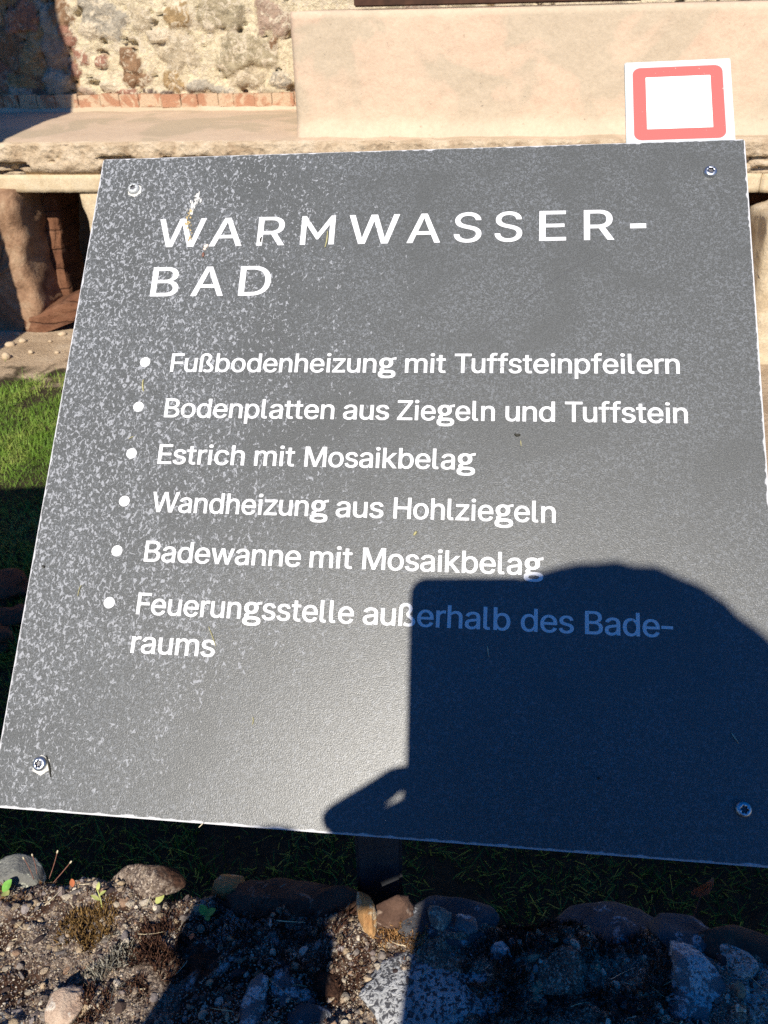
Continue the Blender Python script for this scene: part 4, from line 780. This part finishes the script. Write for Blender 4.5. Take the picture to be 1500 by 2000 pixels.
# ------------------------------------------------------------------ bits lying on the sign face
def pan_local(o): return o
M_bud = plain('pale_bud', (.62,.52,.45), .7, .2, 0, .25, 500, .0005); M_brown = plain('brown_husk', (.16,.075,.05), .5, .4, 0, .4, 400)
M_drop = plain('dry_dropping', (.50,.49,.46), .9, .1, 0, .25, 500); M_dropy = plain('dropping_ochre', (.42,.32,.16), .9, .1, 0, .45, 700)
def blobs(name, spec, mat, label, cat, extra=None, group=None):
    q = empty(name, pan(spec[0][0], spec[0][1], 0)); q.rotation_euler = PANEL_M.to_euler(); tag(q, label, cat, group); bm = bmesh.new(); u0, v0 = spec[0][:2]
    for k, (u, v, ru, rv, h) in enumerate(spec):
        g_ = bmesh.ops.create_icosphere(bm, subdivisions=2, radius=1)
        for p in g_['verts']:
            c = p.co*(1+.35*noise.noise(p.co*1.6+Vector((k, u, v)))); p.co = Vector(((u-u0+c.x*ru)/1000, -(v-v0+c.y*rv)/1000, (.25+max(-.3, c.z*h))/1000))
    bm_obj('smear' if cat == 'dropping' else 'scale', bm, mat, q, True); return q
rd = random.Random(2)
def along(pts, n, wd):
    out = []
    for k in range(n):
        t = rd.random()*(len(pts)-1); i = int(t); f = t-i; a, b = pts[i], pts[min(i+1, len(pts)-1)]
        out.append((a[0]+(b[0]-a[0])*f+rd.gauss(0, wd), a[1]+(b[1]-a[1])*f+rd.gauss(0, wd)))
    return out
_i = lambda x, y: (lambda d, o: (o.x*1000, -o.y*1000))(None, PANEL_M.inverted() @ (CAM+ray(x, y)*((TL-CAM).dot(_n)/ray(x, y).dot(_n))))
P1 = [_i(386,382), _i(380,398), _i(372,412)]; P2 = [_i(372,412), _i(366,432), _i(372,455), _i(368,472)]
blobs('bird_dropping', [(*P1[0], 1.2, 2.6, .15)]+[(u, v, rd.uniform(.3, .9), rd.uniform(.8, 2.8), .12) for u, v in along(P1, 34, 1.7)], M_drop, 'whitish dried bird dropping smear above the first letter W', 'dropping')
blobs('bird_dropping', [(*P2[0], .8, 1.6, .3)]+[(u, v, rd.uniform(.25, .8), rd.uniform(.3, 1.2), .3) for u, v in along(P2, 34, 1.1)], M_dropy, 'ochre crumbs of dried bird dropping across the first letter W', 'dropping')
u, v = _i(402, 482); q = blobs('bud_scale', [(u, v, 1.9, 1.5, 1.6), (u+1.2, v-1.0, 1.1, 1.0, 1.2), (u-.6, v+2.2, 1.3, 1.2, 1.0)], M_bud, 'pale crumbly bud with a brown husk below the first letter W', 'bud')
bm = bmesh.new(); g_ = bmesh.ops.create_icosphere(bm, subdivisions=2, radius=1)
for p in g_['verts']: p.co = Vector(((-1.0+p.co.x*1.1)/1000, (-7.4+p.co.y*2.3)/1000, (.8+p.co.z*.9)/1000))
bm_obj('husk', bm, M_brown, q, True)
M_dark = plain('dark_twig', (.03,.028,.02), .7); M_green = plain('dry_grass_bit', (.34,.31,.15), .7, .2, 0, .3, 300)
def bit(x0, y0, xm, ym, x1, y1, r, mat, name, label, h=.8, group=None):
    a, m, b = (pan(*_i(*p), h) for p in ((x0,y0),(xm,ym),(x1,y1))); pts = curve3(a, m, b); n = len(pts)
    o = tube(name, [p-a for p in pts], [r*(.5+.6*math.sin(math.pi*(i+.4)/n)) for i in range(n)], mat); o.location = a; tag(o, label, 'debris', group)
bit(91,1476,97,1490,100,1518,.00055,M_dark,'dry_twig','thin dark twig beside the lower left screw')
bit(281,742,278,750,281,765,.0006,M_green,'straw_bit','short ochre straw bit under the first bullet point')
bit(408,1224,414,1238,422,1262,.0003,M_green,'straw_bit','hair-thin straw touching the last letter of the bottom line')
bit(160,1143,155,1150,153,1165,.0003,M_green,'straw_bit','fine straw on the flaked left margin beside the fourth bullet')
bit(252,858,258,854,262,853,.0003,M_green,'straw_bit','fine straw bit above the third bullet point')
bit(512,464,508,468,510,474,.0006,M_dark,'dark_fibre','curled dark fibre on the letter R of the heading')
bit(640,452,640,470,635,484,.0005,M_green,'straw_bit','yellowish straw bit on the letter M of the heading')
bit(1005,848,1010,853,1016,849,.0009,M_dark,'seed_husk','small dark husk above the end of the third text line')
bit(1017,861,1017,866,1018,872,.0003,M_green,'straw_bit','tiny pale straw just below the small dark husk')
bit(808,1046,812,1041,814,1038,.0009,M_green,'seed_husk','small olive crumb between the fourth and fifth text lines')
bit(952,1262,953,1275,955,1284,.0003,M_straw,'straw_bit','fine pale fibre in the shadow below the sixth text line')
bit(1428,1432,1434,1440,1442,1452,.0004,M_straw,'straw_bit','pale feathery fibre in the shadow at the lower right')
bit(1168,1518,1169,1520,1170,1522,.0008,M_dark,'seed_husk','dark speck in the shadow on the lower right')
bit(84,1105,86,1107,88,1109,.0007,M_dark,'seed_husk','black speck near the left edge by the fifth bullet')
bit(494,1400,497,1408,493,1416,.0003,M_green,'straw_bit','bent fine straw in the empty lower middle of the face')
bit(398,1607,393,1612,389,1616,.0003,M_straw,'straw_bit','tiny straw hanging off the bottom edge of the sign')
# dead leaf standing in the shaded grass under the right of the sign
q = at_z(1368, 1752, .30)
lf = empty('dead_leaf', q); tag(lf, 'orange-brown dead leaf standing up below the lower right edge of the sign', 'leaf')
V, Fc = [], []; up = Vector((0,-.25,1)).normalized(); n = 10
for i in range(n+1):
    t = i/n; ww = .0185*(1-t)**.75*(1.0 if t > .12 else .75+2*t)
    for sg in (-1, 0, 1): V.append(up*(.078*t)+Vector((sg*ww, .004*abs(sg)+.002*math.sin(t*6), 0)))
for i in range(n):
    for k in (0, 1): a = i*3+k; Fc.append((a, a+1, a+4, a+3))
mesh_obj('blade', V, Fc, plain('dead_leaf_brown', (.72,.34,.2), .7, .3, 0, .2, 60), lf, True)  # blade colour brightened to stand in for sunlight that is blocked here
tube('stem', [Vector((0,0,0)), Vector((.003,.006,-.15)), Vector((0,.01,-q.z))], .0012, M_stalk, lf)

# ------------------------------------------------------------------ the photographer, and unseen things added for their shadows
# unseen tall wall added left of the frame to shade the lawn
M_shade_wall = stone_mat('shade_wall_masonry', [(.30,.24,.17), (.42,.35,.25), (.52,.45,.33)], 7, 60, .02)
def masonry(name, x0, x1, y0, y1, z1, label, mat=M_shade_wall):
    nx = max(2, int((x1-x0)/.06)); nz = max(2, int(z1/.06)); ny = max(2, int((y1-y0)/.06)); bm = bmesh.new()
    bmesh.ops.create_cube(bm, size=1); 
    for v in bm.verts: v.co = Vector((x0+(v.co.x+.5)*(x1-x0), y0+(v.co.y+.5)*(y1-y0), -.1+(v.co.z+.5)*(z1+.1)))
    bmesh.ops.subdivide_edges(bm, edges=bm.edges[:], cuts=14, use_grid_fill=True)
    for v in bm.verts: v.co += Vector((fbm(v.co, 5), fbm(v.co+Vector((4,0,0)), 5), fbm(v.co+Vector((0,4,0)), 5)))*.03
    return tag(bm_obj(name, bm, mat, None, True), label, 'wall')
sh = at_z(0, 950, 0); CY = .45; hgt = (sh.y-CY)*(-SUN.z/SUN.y)
masonry('shade_wall', -3.2, -1.02, .12, CY, hgt-.01, 'unseen tall masonry wall added left of the frame to shade the lawn')
# unseen board and brick pier added to shade the left of the ruin
by = 3.2
def to_sun(p, y): return p+SUN*((y-p.y)/SUN.y)
c0 = to_sun(wp(*uz(150, 150, LB), LB), by); c1 = to_sun(wp(*uz(150, 222, LB), LB), by); c2 = to_sun(wp(*uz(2, 275, 0), 0), by); c3 = to_sun(wp(*uz(108, 0, LB), LB), by)
nb = empty('shade_board', (c0.x-1.0, by, 0)); tag(nb, 'unseen wooden board on a pier, added left of the frame to shade the ruin', 'shade board')
M_wd = plain('weathered_planks', (.22,.16,.10), .8, .2, 0, .3, 9)
Pb = [(c1.x, c1.z), (c0.x+.002, c0.z), (c3.x, c3.z), (c3.x-.03, c3.z+.9), (c3.x-1.7, c3.z+.9), (c3.x-1.7, c2.z-.05), (c2.x-.1, c2.z-.01), (c2.x, c2.z)]
V = [(x-nb.location.x, d, z) for d in (-.02, .02) for x, z in Pb]; n = len(Pb); Fc = [tuple(range(n)), tuple(range(2*n-1, n-1, -1))]+[(i+n, (i+1) % n+n, (i+1) % n, i) for i in range(n)]
mesh_obj('board', V, Fc, M_wd, nb)
bm = bmesh.new(); lx = to_sun(wp(*uz(46, 560, 0), 0), by).x-nb.location.x; box_bm(bm, lx-.5, lx, .03, .3, -.1, c2.z+.3, .01); bm_obj('pier', bm, M_brk, nb)
bm = bmesh.new(); box_bm(bm, lx-1.1, lx-1.0, .03, .13, -.1, c2.z+.8, .01); bm_obj('post', bm, M_wd, nb)

# the photographer
M_skin = plain('skin', (.55,.33,.24), .5, .4, 0, .08, 60); M_jack = plain('navy_jacket', (.03,.04,.07), .8, .2, 0, .25, 50, .002); M_trou = plain('dark_trousers', (.04,.04,.045), .8, .2, 0, .2, 60); M_hair = plain('dark_brown_hair', (.045,.025,.015), .5, .4, 0, .5, 160, .003); M_shoe = plain('leather_shoes', (.05,.03,.02), .5, .4); M_eye = plain('eye_white', (.75,.74,.7), .3, .5, 0, .02); M_iris = plain('iris', (.05,.03,.02), .2, .5)
def skin_mesh(name, chains, mat, parent, sub=2, root=0):
    """chains of (point, radius) sharing joints by equal coordinates -> one continuous skinned surface"""
    V, E, Rr, idx = [], [], [], {}
    def vid(p, r):
        k = tuple(round(c, 5) for c in p)
        if k not in idx: idx[k] = len(V); V.append(p); Rr.append(r)
        return idx[k]
    for ch in chains:
        ids = [vid(p, r) for p, r in ch]
        E += [(a, b) for a, b in zip(ids, ids[1:]) if a != b]
    o = mesh_obj(name, V, [], mat, parent, False, E)
    m = o.modifiers.new('Skin', 'SKIN'); m.use_smooth_shade = True
    sv = o.data.skin_vertices[0].data
    for i, r in enumerate(Rr):
        sv[i].radius = r if isinstance(r, tuple) else (r, r); sv[i].use_root = i == root
    s = o.modifiers.new('Sub', 'SUBSURF'); s.levels = s.render_levels = sub
    return o
X0, Y0 = .055, -.27
per = empty('person', (X0, Y0, 0)); tag(per, 'person in a navy jacket with long dark hair holding up a phone', 'person')
def L(x, y, z): return Vector((x-X0, y-Y0, z))
pelv = L(X0, Y0-.02, .90); waist = L(X0, Y0-.02, 1.05); chest = L(X0, Y0-.01, 1.25); neckb = L(X0, Y0+.0, 1.41); neck = L(X0, Y0+.02, 1.47)
# phone: its back lies just behind the camera, upright in the hand
ph_c = lambda a, b, d: CAM+c2w((a, b, d))
# hand and arm joints (world)
lw = ph_c(-.180, .186, -.014); lel = Vector((-.315, -.13, 1.16)); lsh = Vector((X0-.16, Y0+.02, 1.42))
rsh = Vector((X0+.17, Y0, 1.37)); rel = Vector((.335, -.16, 1.03)); rw_ = ph_c(.075, .16, -.05)
W = lambda v: v-Vector((X0, Y0, 0))
palmL = ph_c(-.142, .150, -.016); palmR = ph_c(.062, .128, -.04)
chains = [[(pelv,(.15,.11)),(waist,(.125,.095)),(chest,(.145,.105)),(neckb,(.075,.06)),(neck,(.052,.052)),(L(X0, Y0+.045, 1.50),(.055,.06)),(L(X0, Y0+.055, 1.565),(.072,.088)),(L(X0, Y0+.05, 1.635),(.07,.085)),(L(X0, Y0+.045, 1.675),(.045,.055))],
          [(neckb,(.075,.06)),(W(lsh),.062),(W(lsh*.5+lel*.5),.047),(W(lel),.041),(W(lel*.45+lw*.55),.037),(W(lw),(.022,.028)),(W(palmL),(.014,.036)),(W(ph_c(-.106,.146,-.018)),(.011,.026))],
          [(neckb,(.075,.06)),(W(rsh),.062),(W(rsh*.5+rel*.5),.047),(W(rel),.041),(W(rel*.45+rw_*.55),.037),(W(rw_),(.022,.028)),(W(palmR),(.014,.036)),(W(ph_c(.052,.098,-.036)),(.011,.034))]]
for sx in (-1, 1):
    h = L(X0+sx*.09, Y0-.02, .86); chains.append([(pelv,(.15,.11)),(h,.095),(L(X0+sx*.10, Y0, .50),.058),(L(X0+sx*.10, Y0-.01, .34),.056),(L(X0+sx*.10, Y0-.03, .09),.036),(L(X0+sx*.105, Y0+.05, .04),.035),(L(X0+sx*.11, Y0+.15, .03),.025)])
body = skin_mesh('body', chains, M_skin, per)
# fingers: each its own short chain rooted in the palm, closing round the phone
def fingers(side, base):
    sg = -1 if side == 'L' else 1; out = []
    for k, (b0, ln) in enumerate(((.124,.9),(.160,1.0),(.166,.95),(.171,.78)) if side == 'L' else ((.088,.9),(.104,1.0),(.121,.95),(.137,.78))):
        dz = base; far = .098 if side == 'L' else .056
        r0 = ph_c(sg*far, b0+(.014 if side == 'L' else .004), dz-.004); r1 = ph_c(sg*.055, b0-.012*ln, dz+.004); r2 = ph_c(sg*.050, b0-.016*ln, dz+.015); r3 = ph_c(sg*(.044-.022*ln), b0-.018*ln, dz+.0155) if side == 'L' else ph_c(sg*(.044-.014*ln), b0-.014*ln, dz+.012)
        out.append([(W(r0),.0095),(W(r1),.009),(W(r2),.008),(W(r3),.0065)])
    th = [(W(ph_c(-.100,.160,base-.004)),.014),(W(ph_c(-.070,.139,base-.012)),.0105),(W(ph_c(-.044,.123,base-.017)),.0075),(W(ph_c(-.024,.118,base-.017)),.007)] if side == 'L' else [(W(ph_c(sg*.060,.148,base-.006)),.013),(W(ph_c(sg*.052,.118,base-.012)),.011),(W(ph_c(sg*.036,.100,base-.016)),.0095),(W(ph_c(sg*.020,.088,base-.016)),.0075)]
    return out+[th]
for _nm, side, base in (('left', 'L', -.016), ('right', 'R', -.018)):
    for fch in fingers(side, base): skin_mesh('finger', [fch], M_skin, body, 2)
# face
for sx in (-1, 1):
    bm = bmesh.new(); bmesh.ops.create_uvsphere(bm, u_segments=16, v_segments=10, radius=.0125, matrix=Matrix.Translation(L(X0+sx*.032, Y0+.128, 1.58)))
    e = bm_obj('eye', bm, M_eye, body, True)
    bm = bmesh.new(); bmesh.ops.create_uvsphere(bm, u_segments=12, v_segments=8, radius=.006, matrix=Matrix.Translation(L(X0+sx*.032, Y0+.1365, 1.578))); bm_obj('iris', bm, M_iris, body, True)
skin_mesh('nose', [[(L(X0, Y0+.130, 1.583),.008),(L(X0, Y0+.147, 1.553),.012),(L(X0, Y0+.138, 1.543),.012)]], M_skin, body)
skin_mesh('mouth', [[(L(X0-.024, Y0+.128, 1.513),.004),(L(X0, Y0+.137, 1.512),.0075),(L(X0+.024, Y0+.128, 1.513),.004)]], plain('lips', (.42,.16,.13), .4, .4), body)
# clothes and hair
skin_mesh('jacket', [[(L(X0, Y0-.02, .72),(.17,.135)),(L(X0, Y0-.02, .88),(.175,.135)),(waist,(.168,.125)),(chest,(.172,.125)),(neckb,(.10,.085)),(L(X0, Y0+.01, 1.455),(.075,.07))],
    [(neckb,(.10,.085)),(W(lsh),.066),(W(lsh*.5+lel*.5),.056),(W(lel),.056),(W(lel*.45+lw*.55),.040),(W(lw*.85+lel*.15),.030)],
    [(neckb,(.10,.085)),(W(rsh),.085),(W(rsh*.5+rel*.5),.072),(W(rel),.068),(W(rel*.45+rw_*.55),.056),(W(rw_*.9+rel*.1),.036)]], M_jack, per)
skin_mesh('trousers', [[(L(X0, Y0-.02, .99),(.14,.11)),(pelv,(.158,.12)),(L(X0-.09, Y0-.02, .84),.108),(L(X0-.10, Y0, .50),.075),(L(X0-.10, Y0-.03, .10),.062)],[(pelv,(.158,.12)),(L(X0+.09, Y0-.02, .84),.108),(L(X0+.10, Y0, .50),.075),(L(X0+.10, Y0-.03, .10),.062)]], M_trou, per)
for sx in (-1, 1): skin_mesh('shoe', [[(L(X0+sx*.10, Y0-.06, .045),(.04,.045)),(L(X0+sx*.105, Y0+.05, .04),(.045,.04)),(L(X0+sx*.11, Y0+.17, .03),(.04,.03))]], M_shoe, per)
# long loose hair: a shell round the head that falls to the shoulders
HC = Vector((.050, -.265, 1.620)); V, Fc = [], []; nr, ns = 30, 40
for j in range(nr+1):
    t = j/nr
    for i in range(ns):
        a = 2*math.pi*i/ns; th = t*math.pi*.62
        if th < math.pi/2: rr, zz = math.sin(th)**.78, math.cos(th)
        else: rr, zz = 1.0+.30*(th-math.pi/2), -(th-math.pi/2)*4.2
        face = max(0, math.sin(a)-.35)/.65        # opening towards +y
        if th > .8: rr *= 1-.38*face*min(1, (th-.8)*1.6)
        wv = 1+.03*noise.noise(Vector((math.cos(a)*2, math.sin(a)*2, zz*1.5)))+.025*math.sin(a*17+zz*3)+.03*noise.noise(Vector((math.cos(a)*7, math.sin(a)*7, zz*.9)))
        V.append(HC-Vector((X0, Y0, 0))+Vector((math.cos(a)*.112*rr*wv, math.sin(a)*.118*rr*wv-.01, zz*(.126 if zz > 0 else .118))))
for j in range(nr):
    for i in range(ns): k = (i+1) % ns; Fc.append((j*ns+i, j*ns+k, (j+1)*ns+k, (j+1)*ns+i))
Fc.append(tuple(range(ns))[::-1])
hr = mesh_obj('hair', V, Fc, M_hair, per, True); sm = hr.modifiers.new('Solid', 'SOLIDIFY'); sm.thickness = .012
# bag added on the left forearm for its shadow on the low wall
bag = empty('shadow_bag', (-.255, -.13, .80)); tag(bag, 'dark cloth bag hanging from the left forearm of the person with the phone', 'bag')
bm = bmesh.new(); prof_ = [(0, -.15, .10, .035), (.10, -.145, .105, .055), (.25, -.105, .10, .05), (.37, -.062, .098, .02)]
rings = []
for z_, x0_, x1_, d_ in prof_:
    rings.append([bm.verts.new((( x0_+x1_)/2+(x1_-x0_)/2*math.copysign(abs(math.cos(a))**.5, math.cos(a)), d_*math.copysign(abs(math.sin(a))**.6, math.sin(a)), z_)) for a in (2*math.pi*i/28 for i in range(28))])
for a_, b_ in zip(rings, rings[1:]):
    for i in range(28): k = (i+1) % 28; bm.faces.new((a_[i], a_[k], b_[k], b_[i]))
bm.faces.new(rings[0][::-1]); bm.faces.new(rings[-1])
bm_obj('pouch', bm, M_jack, bag, True)
for dy in (-.02, .02): tube('handle', [Vector((-.04, dy, .36)), Vector((-.03, dy, .42)), Vector((-.01, dy, .46)), Vector((.03, dy, .44)), Vector((.07, dy, .36))], .006, M_trou, bag)
# smartphone
M_ph = plain('phone_glass', (.02,.02,.025), .15, .5, 0, .05); M_scr2 = plain('phone_screen', (.015,.017,.02), .08, .5, 0, .02)
phM = Matrix(((cx.x,cy.x,cz.x,CAM.x),(cx.y,cy.y,cz.y,CAM.y),(cx.z,cy.z,cz.z,CAM.z),(0,0,0,1)))
phone = empty('smartphone'); phone.matrix_world = phM; tag(phone, 'black smartphone held upright in both hands in front of the person', 'phone')
PHL, PHR, PHT, PHB = -.0445, .036, .0165, -.146
rp = rrect(PHL, PHR, PHB, PHT, .0115); n = len(rp); V = [(x, y, z) for z in (.006, .0145) for x, y in rp]; Fc = [tuple(range(n))[::-1], tuple(range(n, 2*n))]+[(i, (i+1) % n, (i+1) % n+n, i+n) for i in range(n)]
mesh_obj('case', V, Fc, M_ph, phone)
rp2 = rrect(PHL+.003, PHR-.003, PHB+.004, PHT-.004, .006); mesh_obj('screen', [(x, y, .0148) for x, y in rp2], [tuple(range(len(rp2)))], M_scr2, phone)
ring = [(.0085*math.cos(2*math.pi*k/24), .0085*math.sin(2*math.pi*k/24)) for k in range(24)]
mesh_obj('lens_bump', [(x, y, z) for z in (.0058, .0045) for x, y in ring], [tuple(range(24, 48))]+[(k, (k+1) % 24, (k+1) % 24+24, k+24) for k in range(24)], M_ph, phone)
